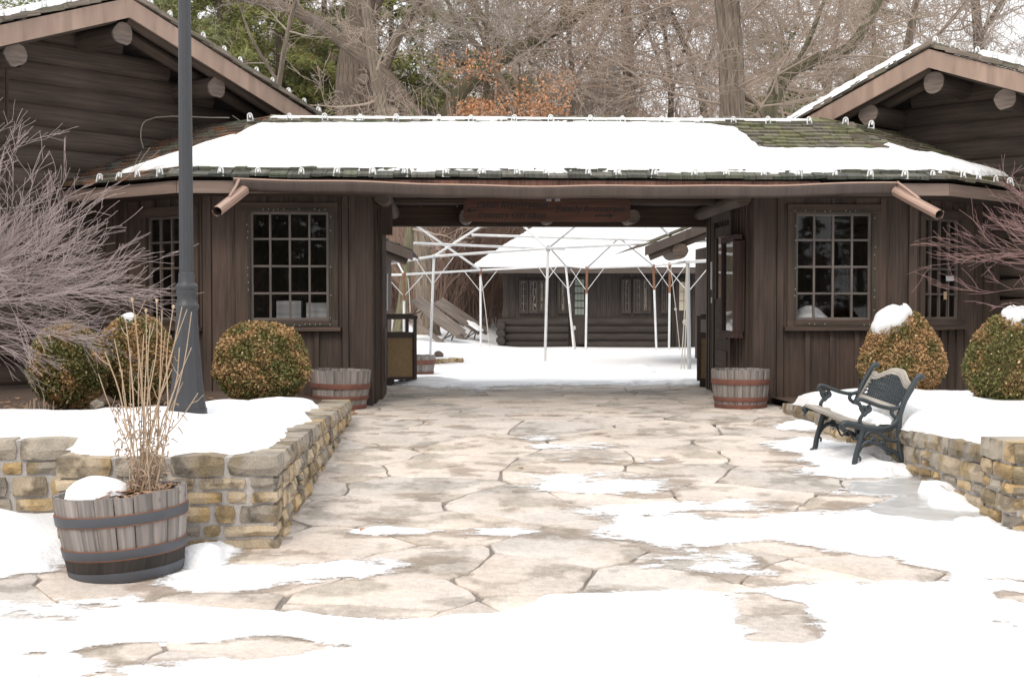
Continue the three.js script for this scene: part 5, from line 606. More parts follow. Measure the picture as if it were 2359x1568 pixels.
// fallen leaves on the paving
{ reseed(971); for (const [x, y, s, mat, l] of [[842, 1228, 0.045, 'leafRust', 'curled rust brown leaf beside the snow strip on the paving'], [737, 1050, 0.03, 'leafRust', 'small fallen leaf against the planter wall base'], [1722, 946, 0.04, 'leafRust', 'orange leaf lying below the passage barrel with brown staves'], [808, 950, 0.05, 'leafDry', 'dead leaves gathered at the empty barrel foot'], [815, 956, 0.04, 'leafRust', 'dry leaf beside the empty barrel foot'], [722, 1170, 0.02, 'leafDry', 'tiny brown leaf on the open paving near the planter corner'], [1200, 1082, 0.025, 'leafDry', 'small brown leaf between paving stones in the middle of the path']]) { const p = onGround(x, y), mb = new MB(), a = rnd() * 6.28, pts = []; for (let k = 0; k < 12; k++) { const t = k / 12 * 6.283, r = s * (0.55 + 0.45 * Math.abs(Math.cos(t * 2.5))); pts.push(V(p.x + Math.cos(t + a) * r, p.y + 0.012 + 0.35 * s * Math.abs(Math.sin(t)) , p.z + Math.sin(t + a) * r * 0.7)); } const c0_ = V(p.x, p.y + 0.011, p.z); for (let k = 0; k < 12; k++) { const i = [c0_, pts[(k + 1) % 12], pts[k]].map((q) => mb.v(q.x, q.y, q.z)); mb.i.push(...i); } tag(mb.build('fallen_leaf', M[mat]), l, 'leaf', 'leaves fallen on the paving'); } }

// ---------------------------------------------------------------- courtyard behind: tent frame, picnic tables, cabins
{ reseed(1001); const g = thing('tent_frame', 'bare white metal tent frame with rust spotted joints in the snowy courtyard', 'tent frame', onGround(1255, 832)); const post = {}, R = 0.028;
  for (const [k, fx, fy, tx, ty, rust] of [['A', 990, 822, 999, 590, 0.0], ['B', 1255, 832, 1262, 572, 0.0], ['C', 1107, 800, 1106, 622, 0.06], ['D', 1322, 806, 1303, 612, 0], ['E', 1349, 807, 1352, 617, 0.24], ['Q', 1512, 806, 1505, 612, 0.22], ['G', 1541, 806, 1543, 608, 0.26], ['H', 1588, 850, 1584, 603, 0], ['I', 930, 812, 930, 632, 0.26]]) { const f = onGround(fx, fy), dep = f.clone().sub(camera.position).dot(ray(CX, CY).normalize()); const t = at(tx, ty, dep); post[k] = { f, t, dep }; const leg = new MB().tube([f.clone().add(V(0, -0.03, 0)), t], k === 'H' ? 0.034 : R, 8).build('leg', k === 'H' ? M.pipeGrey : M.pipe, g); if (rust) new MB().tube([f.clone().lerp(t, 1 - rust * 1.3), f.clone().lerp(t, 1.0)], R * 1.12, 8).build('rust_patch', M.pipeRust, leg);
    for (const s of [-1, 1]) { const a = f.clone().lerp(t, 0.72), b = t.clone().add(V(s * 0.42, -0.02 , 0)); new MB().tube([a, b], 0.009, 5).build('brace', M.pipe, g); } }
  const q = (k) => post[k].t, PX = (x, y, d) => at(x, y, d), pipe = (a, b, r = 0.026, mt = M.pipe, nm = 'pipe') => new MB().tube([a, b], r, 8).build(nm, mt, g);
  pipe(PX(860, 612, 26.6), q('A'), 0.028); pipe(q('A'), q('B'), 0.028); pipe(q('B'), PX(1640, 553, 22.5), 0.028); pipe(PX(860, 634, 32), q('I')); pipe(q('I'), q('C')); pipe(q('C'), q('D')); pipe(q('D'), q('E')); pipe(q('E'), q('Q')); pipe(q('Q'), q('G')); pipe(q('G'), q('H')); pipe(q('H'), PX(1640, 600, 21), 0.028);
  const pk1 = PX(1140, 500, 28.4), pk2 = PX(880, 465, 28.6), pk3 = PX(1120, 470, 28.5), pk4 = PX(1480, 545, 29.2);
  pipe(q('A'), pk1, 0.028, M.pipe, 'rafter'); pipe(q('C'), pk2, 0.028, M.pipe, 'rafter'); pipe(q('B'), PX(1130, 452, 28), 0.028, M.pipe, 'rafter'); pipe(q('B'), PX(1345, 505, 28), 0.022, M.pipeGrey, 'rafter'); pipe(q('D'), q('B').clone().add(V(0, 0.05, 0)), 0.02, M.pipeGrey, 'rafter');
  const ap = PX(1426, 548, 29.5); pipe(q('E'), ap, 0.022, M.pipeGrey, 'rafter'); pipe(ap, q('Q'), 0.02, M.pipeGrey, 'rafter'); pipe(PX(1500, 500, 27), PX(1556, 556, 24), 0.024, M.pipeGrey, 'rafter'); pipe(PX(1505, 553, 27.6), PX(1086, 541, 28.2), 0.028, M.pipe, 'ridge_pipe'); pipe(PX(953, 560, 27), PX(1300, 574, 30), 0.027, M.pipe, 'purlin_pipe'); pipe(q('I'), PX(905, 585, 31), 0.022, M.pipe, 'rafter');
  for (const k of ['A', 'B', 'C', 'I', 'Q', 'G', 'E']) new MB().lathe([[0.036, -0.06], [0.044, -0.04], [0.044, 0.03], [0.0, 0.045]], 10, q(k).x, q(k).y, q(k).z).build('joint', k === 'A' || k === 'B' ? M.pipeGrey : M.pipeRust, g);
  for (const [x, y, x2, y2, d] of [[1582, 610, 1569, 850, 21.3], [1584, 612, 1576, 850, 21.2], [1545, 615, 1566, 805, 30], [1107, 632, 1127, 797, 31], [1311, 700, 1326, 805, 29.8], [939, 640, 944, 720, 31]]) new MB().tube([at(x, y, d), at((x + x2) / 2 + 1, (y + y2) / 2, d), at(x2, y2, d)], 0.010, 4).build('guy_rope', M.rope, g);
  for (const [x, y, d, n] of [[1577, 742, 21.25, 0.05], [1323, 755, 29.8, 0.05], [1556, 712, 30, 0.035]]) { const p = at(x, y, d); new MB().lathe([[0.012, -n], [0.035, -n * 0.3], [0.03, n * 0.5], [0.008, n]], 7, p.x, p.y, p.z).build('rope_knot', M.rope, g); } }
function picnic(label, px, py, d, sc, rz, rx, ry) { const p = at(px, py, d), g = localThing('picnic_table', label, 'picnic table', p, 0, 'tipped picnic tables'); g.rotation.set(rx, ry, rz, 'YZX'); g.scale.setScalar(sc); const B = (n, w, h, dd, x, y, z) => new MB().box(w, h, dd, x, y, z, 'x').build(n, M.tableWood, g);
  for (let k = 0; k < 5; k++) B('top_plank', 1.83, 0.04, 0.138, 0, 0, (k - 2) * 0.145); for (const s of [-1, 1]) B('bench_plank', 1.83, 0.04, 0.25, 0, -0.30, s * 0.66);
  for (const x of [-0.62, 0.62]) { const mb = new MB(); for (const s of [-1, 1]) { mb.tube([V(x, -0.02, s * 0.2), V(x, -0.72, s * 0.58)], 0.022, 6); mb.tube([V(x, -0.32, s * 0.2), V(x, -0.32, s * 0.75)], 0.022, 6); } mb.tube([V(x, -0.33, -0.36), V(x, -0.33, 0.36)], 0.02, 6); mb.build('leg_frame', M.barkDark, g); } return g; }
picnic('weathered picnic table tipped up on end nearest the big trunk', 1008, 728, 34.5, 0.86, -0.62, 0.28, -0.30); picnic('weathered picnic table tipped up with a snow scrap on its planks', 1060, 728, 36.5, 0.86, -0.58, 0.30, -0.30);
{ const p = at(1092, 752, 36.0), m = new THREE.Matrix4().makeTranslation(p.x, p.y + 0.02, p.z).multiply(new THREE.Matrix4().makeRotationFromEuler(new THREE.Euler(0.30, -0.30, -0.58, 'YZX'))).multiply(frame(V(0, 0.03, 0), V(1, 0, 0), V(0, 1, 0))); stuffy(snowLayer(m, [[-0.3, 0.0], [-0.1, -0.16], [0.2, -0.12], [0.3, 0.06], [0.0, 0.12]], 0.025, { cell: 0.03, jag: 0.06, soft: 0.08, s: 97 }).build('table_snow', M.snow), 'scrap of snow on the tipped picnic table', 'snow'); }
{ reseed(1011); for (const [x, y, r, l] of [[1010, 818, 0.10, 'brown round rock by the tent leg in the courtyard snow'], [996, 822, 0.06, 'small brown rock beside the tent leg']]) { const p = onGround(x, y + 4), ge = new THREE.IcosahedronGeometry(r, 2), po = ge.attributes.position; for (let k = 0; k < po.count; k++) { const w = 0.8 + 0.4 * vn(po.getX(k) * 14 + 9, po.getY(k) * 14 + po.getZ(k) * 9 + 9, 5); po.setXYZ(k, po.getX(k) * w, po.getY(k) * w * 0.9, po.getZ(k) * w); } ge.computeVertexNormals(); const o = tag(addMesh('rock', ge, std(0.2, 0.15, 0.125, { map: T.rock })), l, 'rock'); o.position.set(p.x, p.y + r * 0.5, p.z); }
  const e = thing('stone_edging', 'low tan stone edging half buried in the courtyard snow', 'stone edging', onGround(1010, 838)); for (let k = 0; k < 7; k++) { const a = onGround(950 + k * 18, 842 - k * 1.0); stoneBlock(e, frame(V(a.x, a.y + 0.05, a.z), V(1, 0, 0), V(0, 0, 1)), 0.15, rr(0.07, 0.1), 0.2, pick([M.stone[0], M.stone[3]])); } const sn = onGround(1600 - 130, 858); cap('shovelled lump of snow in the courtyard', V(sn.x, sn.y, sn.z), 0.28, 0.13, 0.2, 7); cap('shovelled snow heap at the passage end beside the bin', onGround(985, 885), 0.45, 0.10, 0.25, 8); }
// far log cabin
{ reseed(1021); const zc = -22, W = (x, y) => onZ(x, y, zc), o = W(1340, 800), g = thing('log_cabin', 'dark log cabin with wide snow covered roof across the courtyard', 'building', V(o.x, o.y, zc)), fr = frame(V(0, 0, zc), V(1, 0, 0), V(0, 0, 1)), x = (p) => W(p, 700).x, y = (p) => W(1340, p).y, gb = y(806);
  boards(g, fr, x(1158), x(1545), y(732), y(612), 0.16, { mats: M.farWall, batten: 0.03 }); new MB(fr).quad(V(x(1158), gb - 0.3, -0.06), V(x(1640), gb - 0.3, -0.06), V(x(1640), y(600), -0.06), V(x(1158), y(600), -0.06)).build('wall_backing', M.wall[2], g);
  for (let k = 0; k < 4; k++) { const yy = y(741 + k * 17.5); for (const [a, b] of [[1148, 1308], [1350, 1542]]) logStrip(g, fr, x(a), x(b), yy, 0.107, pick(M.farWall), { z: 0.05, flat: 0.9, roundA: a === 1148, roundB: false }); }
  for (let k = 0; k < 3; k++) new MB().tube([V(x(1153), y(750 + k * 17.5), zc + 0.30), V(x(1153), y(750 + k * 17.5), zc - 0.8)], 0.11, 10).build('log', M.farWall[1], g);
  const gl = std(0.30, 0.26, 0.20, { roughness: 0.15 }), cream = std(0.50, 0.44, 0.34, { roughness: 0.2 }), greenish = std(0.20, 0.23, 0.20, { roughness: 0.2 }), darkg = std(0.06, 0.06, 0.06, { roughness: 0.08 });
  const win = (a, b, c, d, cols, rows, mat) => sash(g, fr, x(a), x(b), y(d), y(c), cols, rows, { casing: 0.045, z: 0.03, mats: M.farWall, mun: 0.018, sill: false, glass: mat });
  win(1199, 1212, 648, 716, 2, 4, darkg); win(1221, 1236, 648, 716, 2, 4, gl); win(1244, 1257, 648, 716, 2, 4, gl); win(1287, 1300, 648, 716, 2, 4, gl); win(1308, 1317, 648, 716, 2, 4, gl); win(1434, 1449, 645, 716, 2, 4, gl); win(1461, 1474, 645, 716, 2, 4, gl); win(1482, 1495, 645, 716, 2, 4, gl); win(1525, 1536, 645, 716, 2, 4, darkg);
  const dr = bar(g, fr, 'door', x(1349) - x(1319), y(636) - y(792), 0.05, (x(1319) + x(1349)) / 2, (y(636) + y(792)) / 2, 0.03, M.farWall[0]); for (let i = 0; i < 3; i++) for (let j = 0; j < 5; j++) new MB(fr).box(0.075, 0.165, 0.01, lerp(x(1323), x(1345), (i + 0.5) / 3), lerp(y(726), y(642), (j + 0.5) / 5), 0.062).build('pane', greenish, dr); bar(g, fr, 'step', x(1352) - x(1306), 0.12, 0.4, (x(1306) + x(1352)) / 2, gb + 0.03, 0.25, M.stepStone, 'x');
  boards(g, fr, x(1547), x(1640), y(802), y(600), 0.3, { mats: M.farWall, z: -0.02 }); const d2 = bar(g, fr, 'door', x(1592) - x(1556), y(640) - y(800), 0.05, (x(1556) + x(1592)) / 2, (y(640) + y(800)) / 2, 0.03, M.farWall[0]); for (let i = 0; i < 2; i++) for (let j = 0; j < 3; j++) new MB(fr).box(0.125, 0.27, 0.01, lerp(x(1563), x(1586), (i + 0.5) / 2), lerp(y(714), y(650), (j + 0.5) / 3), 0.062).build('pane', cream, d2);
  const ea = y(617), e0 = x(1083), e1 = x(1680), ze = zc + 0.7, rg = 2.3, r0 = x(1340), zr = zc - 4.2, ry = ea + rg; const mb = new MB(); mb.quad(V(e0, ea, ze), V(e1, ea, ze), V(e1, ry, zr), V(e0 + 3.6, ry, zr)); mb.poly([V(e0, ea, ze), V(e0 + 3.6, ry, zr), V(e0, ea, zr - 4.9)]); mb.build('roof', M.brownShingle[0], g); new MB().box(e1 - e0, 0.15, 0.04, (e0 + e1) / 2, ea - 0.085, ze, 'x').build('fascia', M.gutter, g); new MB().quad(V(e0, ea - 0.15, ze), V(e1, ea - 0.15, ze), V(e1, ea - 0.15, zc), V(e0, ea - 0.15, zc)).build('soffit', M.wall[2], g);
  const N = V(0, 4.9, rg).normalize(); const fm = frame(V(e0, ea + 0.02, ze), V(1, 0, 0), N), SLc = Math.hypot(4.9, rg); stuffy(snowLayer(fm, [[0.05, 0.03], [e1 - e0, 0.03], [e1 - e0, SLc], [3.6, SLc]], 0.12, { cell: 0.06, jag: 0.05, soft: 0.2, s: 91 }).build('roof_snow', M.snow), 'thick snow covering the far cabin roof', 'snow'); }
// rear lodge gables that show through the passage
for (const [sgn, px, py, x1, l] of [[-1, 950, 577, 893, 'rear lodge eave with mossy shingles at the courtyard edge behind the litter bin'], [1, 1486, 566, 1632, 'rear lodge eave with a big log purlin end at the courtyard edge']]) { reseed(1031 + sgn); const z = -8.4, c = onZ(px, py, z), g = thing('lodge_annex', l, 'building', V(c.x + sgn * 2, gy(c.x, z), z - 1), 'rear lodges by the courtyard'), pt = 0.40, w = 3.2, back = 5; const Q = (s, zz, dy = 0) => V(c.x + sgn * s, c.y + s * pt + dy, zz);
  new MB().quad(Q(0, z), Q(w, z), Q(w, z - back), Q(0, z - back)).build('roof_slab', M.wall[2], g); for (let k = 0; k < 15; k++) { const mm = new THREE.Matrix4().makeTranslation(c.x + sgn * (k + 0.68) * 0.2, c.y + (k + 0.68) * 0.2 * pt + 0.015, z - 0.3).multiply(new THREE.Matrix4().makeRotationZ(sgn * (Math.atan(pt) - 0.05))); new MB(mm).box(0.27, 0.024, 0.58, 0, 0, 0, 'x').build('shingle', pick(M.moss), g); }
  const fb = new MB(); fb.quad(Q(0, z, -0.01), Q(w, z, -0.01), Q(w, z, -0.20), Q(0, z, -0.17)); fb.quad(Q(0, z - 0.03, -0.01), Q(0, z, -0.01), Q(0, z, -0.17), Q(0, z - 0.03, -0.17)); fb.build('rake_fascia', M.gutter, g); new MB().tube([Q(0.1, z - 0.2, -0.22), Q(w, z - 0.2, -0.22)], 0.07, 8).build('rafter', M.log[0], g); const sp = sgn < 0 ? 0.62 : 0.62; new MB().tube([Q(sp, z - 0.05, -0.33), Q(sp, z - 1.2, -0.33)], 0.135, 12, { wob: 0.15 }).build('purlin', M.log[2], g);
  const off = sgn > 0 ? 1.8 : 0.6, fr = frame(V(c.x + sgn * off, 0, z - 0.9), sgn > 0 ? V(1, 0, 0) : V(1, 0, 0), V(0, 0, 1)); boards(g, fr, sgn > 0 ? 0 : -2.4, sgn > 0 ? 2.4 : 0, gy(c.x, z) - 0.1, 2.5, 0.22, { mats: M.wall }); new MB().quad(V(c.x + sgn * off, -0.1, z - 0.93), V(c.x + sgn * off, -0.1, z - back), V(c.x + sgn * off, 2.2, z - back), V(c.x + sgn * off, 2.2, z - 0.93)).build('side_wall', M.wall[0], g); }
// ---------------------------------------------------------------- bare shrubs, trees and woods
function sprig(mb, p, dir, len, r, depth, o) {   // a branch that forks into twigs
  const n = depth > 1 ? 5 : depth > 0 ? 4 : 3, pts = [p.clone()], d = dir.clone().normalize(), R = [r]; let q = p.clone();
  for (let k = 1; k <= n; k++) { d.add(V(rr(-1, 1), rr(-1, 1) + o.up, rr(-1, 1)).multiplyScalar(o.wig)); if (o.pull) d.add(o.pull); d.normalize(); q = q.clone().addScaledVector(d, len / n); pts.push(q); R.push(Math.max(o.min, r * (1 - 0.75 * k / n))); }
  mb.tube(pts, R, r > o.min * 4 ? 5 : 3, { cap: false });
  if (depth > 0) { const m = o.kids[Math.min(depth - 1, o.kids.length - 1)]; for (let k = 0; k < m; k++) { const t = rr(0.2, 1), i = Math.min(n - 1, Math.floor(t * n)), b = pts[i].clone().lerp(pts[i + 1], t * n - i), dd = pts[i + 1].clone().sub(pts[i]).normalize(), side = V(rr(-1, 1), rr(-1, 1) * (o.flat ?? 1) + 0.1, rr(-1, 1)).normalize(); sprig(mb, b, dd.multiplyScalar(o.fwd).add(side.multiplyScalar(o.spread)), len * rr(0.42, 0.68), Math.max(o.min, R[i] * 0.6), depth - 1, o); } }
}
// layered twigs of the two ornamental shrubs that reach in from the sides
{ reseed(1101); const base = V(-5.55, 0.17, 4.35), g = thing('bare_shrub', 'leafless pinkish grey shrub with layered twigs before the lodge on the log cable side', 'shrub', base, 'leafless shrubs'), tr = new MB(), tw = new MB(); tr.tube([base, base.clone().add(V(0.08, 0.5, 0)), base.clone().add(V(0.17, 1.6, -0.05))], [0.06, 0.05, 0.025], 7); const o = { up: 0, wig: 0.2, min: 0.0017, kids: [4, 5, 5, 4], fwd: 0.95, spread: 0.55, flat: 0.4 };
  for (const [ey, ex, k] of [[1.95, -4.3, 1], [1.75, -4.1, 1], [1.62, -4.1, 2], [1.50, -3.95, 2], [1.40, -3.8, 2], [1.28, -3.75, 2], [1.18, -3.9, 2], [1.08, -3.8, 2], [0.98, -4.0, 2], [0.88, -4.3, 1], [0.80, -4.2, 1], [2.0, -4.7, 2], [1.6, -4.6, 2], [1.3, -4.5, 2], [1.1, -4.5, 2]]) for (let q = 0; q < k; q++) { const s = base.clone().add(V(rr(0.1, 0.25), rr(0.6, 1.05), rr(-0.1, 0.1))), e = V(ex + rr(-0.15, 0.1), ey + rr(-0.06, 0.06), base.z + rr(-0.45, 0.3)), d = e.clone().sub(s), L = d.length(); sprig(tw, s, d.clone(), L * 0.78, 0.011, 3, o); }
  tr.build('trunk', M.barkPale, g); stuffy(tw.build('twigs', M.twigPink, g), 'dense pinkish twigs');
  reseed(1109); const b2 = V(5.1, 0.15, 2.6), g2 = thing('bare_shrub', 'leafless reddish shrub with thin layered twigs beyond the bench', 'shrub', b2, 'leafless shrubs'), t2 = new MB(), w2 = new MB(); t2.tube([b2, b2.clone().add(V(-0.1, 0.7, 0)), b2.clone().add(V(-0.2, 1.3, 0))], [0.05, 0.04, 0.03], 7);
  for (const [ey, ex, n] of [[1.95, 3.75, 1], [1.75, 3.5, 2], [1.6, 3.45, 2], [1.47, 3.55, 1], [2.35, 4.05, 1]]) for (let q = 0; q < n; q++) { const s = b2.clone().add(V(-0.2, 1.1 + rr(0, 0.2), rr(-0.1, 0.1))), e = V(ex + rr(-0.1, 0.1), ey, b2.z + rr(-0.2, 0.3)), d = e.clone().sub(s); sprig(w2, s, d, d.length() * 0.8, 0.011, 3, { ...o, kids: [4, 4, 4] }); }
  t2.build('trunk', M.barkPale, g2); stuffy(w2.build('twigs', M.twigRed, g2), 'thin reddish twigs'); }

// big bare trees: limbs read off the photograph at a distance given by their usual girth
function bareTree(label, d, paths, { bark = M.bark, twig = M.twig, s = 1, boughs = 9, len = 2.6, kids = [4, 5, 4], min = 0.005 * d / 28, up = 0.05, group = 'bare trees behind the gatehouse', burl = [], from = 0.3 } = {}) {
  reseed(1200 + s); const first = paths[0][0], b0 = at(first[0], first[1], d), root = V(b0.x, gy(b0.x, b0.z), b0.z), g = thing('bare_tree', label, 'tree', root, group), tw = new MB();
  paths.forEach((path, pi) => { const pts = path.map(([x, y, w, dd]) => at(x, y, d + (dd || 0))), R = path.map(([, , w]) => w / 2 * d / F); if (pi === 0) { pts.unshift(root.clone().add(V(0, -0.1, 0))); R.unshift(R[0] * 1.35); } const cv = new THREE.CatmullRomCurve3(pts), n = 22, P = cv.getPoints(n), RR = P.map((_, k) => { const t = k / n * (R.length - 1), i = Math.min(R.length - 2, Math.floor(t)); return lerp(R[i], R[i + 1], t - i); });
    new MB().tube(P, RR, 12, { wob: 0.25 }).build(pi === 0 ? 'trunk' : 'limb', bark, g);
    const nb = pi === 0 ? boughs : Math.round(boughs * 1.1); for (let k = 0; k < nb; k++) { const i = Math.floor(rr(pi === 0 ? n * from : n * 0.15, n)), p = P[i], a = rnd() * 6.283, dir = V(Math.cos(a), rr(-0.35, 0.9), Math.sin(a) * 0.8); sprig(tw, p, dir, len * rr(0.6, 1.3) * Math.max(1, d / 36), Math.min(RR[i] * 0.5, rr(0.02, 0.045) * Math.max(1, d / 36)), 3, { up, wig: 0.24, min, kids, fwd: 0.75, spread: 0.85 }); } });
  for (const [x, y, w] of burl) { const p = at(x, y, d - 0.45 * d / 30), r = w / 2 * d / F; new MB().tube([p.clone().add(V(0, 0, -0.4)), p], [r * 1.15, r], 14).build('sawn_stub', M.logEnd, g); }
  stuffy(tw.build('twigs', twig, g), 'tangle of bare twigs'); return g; }
bareTree('thick trunked bare oak with a round sawn branch scar', 50, [[[822, 330, 92], [815, 180, 84], [826, 60, 74], [850, -60, 64], [880, -260, 50]], [[835, 90, 44], [880, -40, 34], [960, -160, 22]]], { s: 1, bark: M.bark, boughs: 3, len: 1.7, burl: [[836, 181, 24]] });
bareTree('leaning bare tree whose pale arching limb crosses the pines', 47, [[[985, 360, 46], [940, 250, 42], [885, 175, 38], [800, 105, 33], [700, 35, 27], [590, 2, 23], [430, -25, 16]], [[880, 170, 24], [930, 60, 18], [1000, -40, 12]], [[905, 340, 40], [908, 300, 40], [915, 262, 38]]], { s: 2, bark: M.bark, boughs: 3, len: 1.7, burl: [[905, 262, 30]] });
bareTree('bare tree with a dark mossy limb slanting up over the rusty oak leaves', 50, [[[985, 400, 48], [1060, 215, 36], [1150, 140, 33], [1282, 66, 30], [1400, -10, 28], [1600, -110, 22]], [[1180, 125, 20], [1110, 40, 16], [1060, -60, 12]], [[1290, 62, 16], [1310, -20, 12], [1350, -120, 8]]], { s: 3, bark: M.barkMoss, boughs: 8, len: 2.6 });
bareTree('slender straight bare trunk rising over the middle of the roof', 52, [[[1452, 360, 32], [1448, 200, 29], [1444, 60, 27], [1436, -80, 23], [1430, -260, 16]], [[1446, 110, 12], [1500, 40, 9], [1580, -60, 6]]], { s: 4, boughs: 10, len: 3.0, bark: M.barkPale });
bareTree('tall straight bare trunk with furrowed grey bark left of the far gable', 27, [[[1690, 360, 66], [1686, 220, 60], [1682, 90, 56], [1672, -30, 52], [1660, -260, 42]], [[1690, 200, 14], [1740, 240, 10], [1760, 270, 7]], [[1676, 20, 26], [1640, -60, 18], [1600, -160, 12]]], { s: 5, bark: M.barkPale, boughs: 8, len: 2.8 });
bareTree('bare tree with a mossy bent limb reaching towards the far gable', 29, [[[1752, 380, 42], [1770, 270, 36], [1802, 180, 31], [1870, 140, 29], [1950, 115, 25], [2010, 30, 20], [2060, -80, 14]], [[1775, 265, 20], [1800, 210, 18], [1850, 120, 13], [1900, 0, 9]]], { s: 6, bark: M.barkMoss, boughs: 10, len: 2.4 });
bareTree('thin forked bare tree above the ridge, pale bark', 46, [[[1205, 400, 22], [1175, 230, 18], [1120, 130, 15], [1060, 60, 12], [1010, -40, 8]], [[1140, 160, 11], [1085, 20, 9], [1050, -80, 6]]], { s: 7, bark: M.barkPale, twig: M.twigGrey, boughs: 9, len: 1.9 });
bareTree('bare tree with crossing boughs just right of the rusty leaves', 49, [[[1310, 400, 14], [1320, 200, 12], [1310, 60, 10], [1330, -80, 7]], [[1318, 190, 9], [1380, 90, 7], [1420, 0, 5]]], { s: 8, boughs: 10, len: 2.5, twig: M.twigBrown });
bareTree('slanting bare tree between the two straight trunks', 51, [[[1640, 420, 20], [1610, 200, 16], [1560, 60, 13], [1500, -60, 9]], [[1610, 200, 10], [1660, 60, 7], [1690, -60, 5]]], { s: 9, boughs: 11, len: 2.8, twig: M.twigGrey });
bareTree('dark bare tree behind the far gable roof', 34, [[[2085, 420, 26], [2080, 200, 22], [2100, 60, 18], [2130, -80, 13]], [[2082, 150, 12], [2180, 60, 9], [2260, -40, 6]]], { s: 10, boughs: 12, len: 2.8 });
bareTree('bare tree behind the snowy ridge of the far lodge', 36, [[[2270, 420, 30], [2262, 200, 26], [2250, 40, 22], [2240, -120, 16]], [[2255, 90, 14], [2310, 0, 10], [2360, -100, 7]]], { s: 11, boughs: 11, len: 2.8, twig: M.twigGrey });
bareTree('thin bare tree tangled before the pines', 25, [[[610, 420, 16], [640, 200, 12], [665, 60, 10], [700, -60, 7]], [[640, 190, 8], [580, 90, 6], [540, -20, 4]]], { s: 12, boughs: 3, len: 1.4, twig: M.twigGrey, bark: M.barkPale });
bareTree('many stemmed bare tree beyond the middle ridge', 54, [[[1540, 420, 16], [1545, 200, 13], [1530, 60, 11], [1520, -80, 8]], [[1545, 220, 9], [1580, 100, 7], [1620, -20, 5]], [[1540, 200, 8], [1490, 60, 6], [1470, -60, 4]]], { s: 13, boughs: 8, len: 3.2, twig: M.twigBrown });
bareTree('wide bare tree between the mossy limb and the far gable', 37, [[[1900, 420, 20], [1905, 230, 16], [1925, 80, 13], [1950, -60, 9]], [[1905, 220, 9], [1860, 80, 7], [1820, -60, 5]]], { s: 14, boughs: 12, len: 3.2, twig: M.twigBrown });
// trunk standing in the courtyard and its neighbours seen through the passage
bareTree('stout furrowed trunk standing behind the tipped picnic tables', 37, [[[985, 760, 52], [975, 620, 44], [960, 480, 40], [880, 250, 30], [840, 0, 22]]], { s: 15, boughs: 5, from: 0.7, len: 2.5, bark: M.barkPale });
bareTree('leaning trunk behind the rear lodge eave', 34, [[[915, 770, 26], [935, 640, 24], [945, 480, 20], [950, 250, 16]]], { s: 16, boughs: 4, from: 0.7, len: 2.4, bark: M.barkMoss });

// pines: tiers of drooping boughs with bunches of needles
function pine(label, px, d, topPx, wpx, s, n, tone) { reseed(1300 + s); const c = at(px, 330, d), root = V(c.x, gy(c.x, c.z), c.z), topY = at(px, topPx, d).y, g = thing('pine_tree', label, 'tree', root, 'pines behind the gatehouse'), r0 = 0.2; new MB().tube([root.clone().add(V(0, -0.1, 0)), V(root.x + 0.05, topY * 0.5, root.z), V(root.x, topY, root.z)], [r0, r0 * 0.75, 0.05], 9, { wob: 0.2 }).build('trunk', M.bark, g);
  const br = new MB(), nd = new MB(); nd.color(1, 1, 1); const W = wpx * d / F;
  for (let k = 0; k < n; k++) { const y = lerp(1.6, topY, Math.pow(rnd(), 0.9)), a = rnd() * 6.283, L = W * rr(0.55, 1.1) * lerp(1, 0.35, clamp((y - 2) / (topY - 2))), p = V(root.x, y, root.z), pts = [p]; for (let q = 1; q <= 4; q++) pts.push(V(root.x + Math.cos(a) * L * q / 4, y + 0.12 * L * Math.sin(q * 0.9) - 0.05 * q * q * 0.12, root.z + Math.sin(a) * L * q / 4)); br.tube(pts, [0.03, 0.024, 0.018, 0.012, 0.005], 4, { cap: false });
    const m = Math.round(1500 * L / d); for (let q = 0; q < m; q++) { const t = rr(0.25, 1) * 4, i = Math.min(3, Math.floor(t)), b = pts[i].clone().lerp(pts[i + 1], t - i).add(V(rr(-0.4, 0.4), rr(-0.2, 0.2), rr(-0.4, 0.4))), out = V(Math.cos(a) + rr(-0.7, 0.7), rr(-0.35, 0.5), Math.sin(a) + rr(-0.7, 0.7)).normalize(), f = rr(0.7, 1.25), col = tone.map((v) => v * f); nd.color(...(rnd() < 0.06 ? [0.22, 0.15, 0.06] : col));
      for (let z = 0; z < 7; z++) { const dir = out.clone().add(V(rr(-0.8, 0.8), rr(-0.8, 0.8), rr(-0.8, 0.8))).normalize(), l = rr(0.12, 0.24) * d / 38, w = dir.clone().cross(V(rr(-1, 1), rr(-1, 1), rr(-1, 1))).normalize().multiplyScalar(0.015 * d / 38), e = b.clone().addScaledVector(dir, l); const i0 = nd.v(b.x - w.x, b.y - w.y, b.z - w.z), i1 = nd.v(b.x + w.x, b.y + w.y, b.z + w.z), i2 = nd.v(e.x, e.y, e.z); nd.i.push(i0, i1, i2); } } }
  stuffy(br.build('boughs', M.barkDark, g)); stuffy(nd.build('needles', M.needle, g), 'bunches of pine needles'); }
const pg = [0.30, 0.315, 0.11], pg2 = [0.235, 0.26, 0.105];
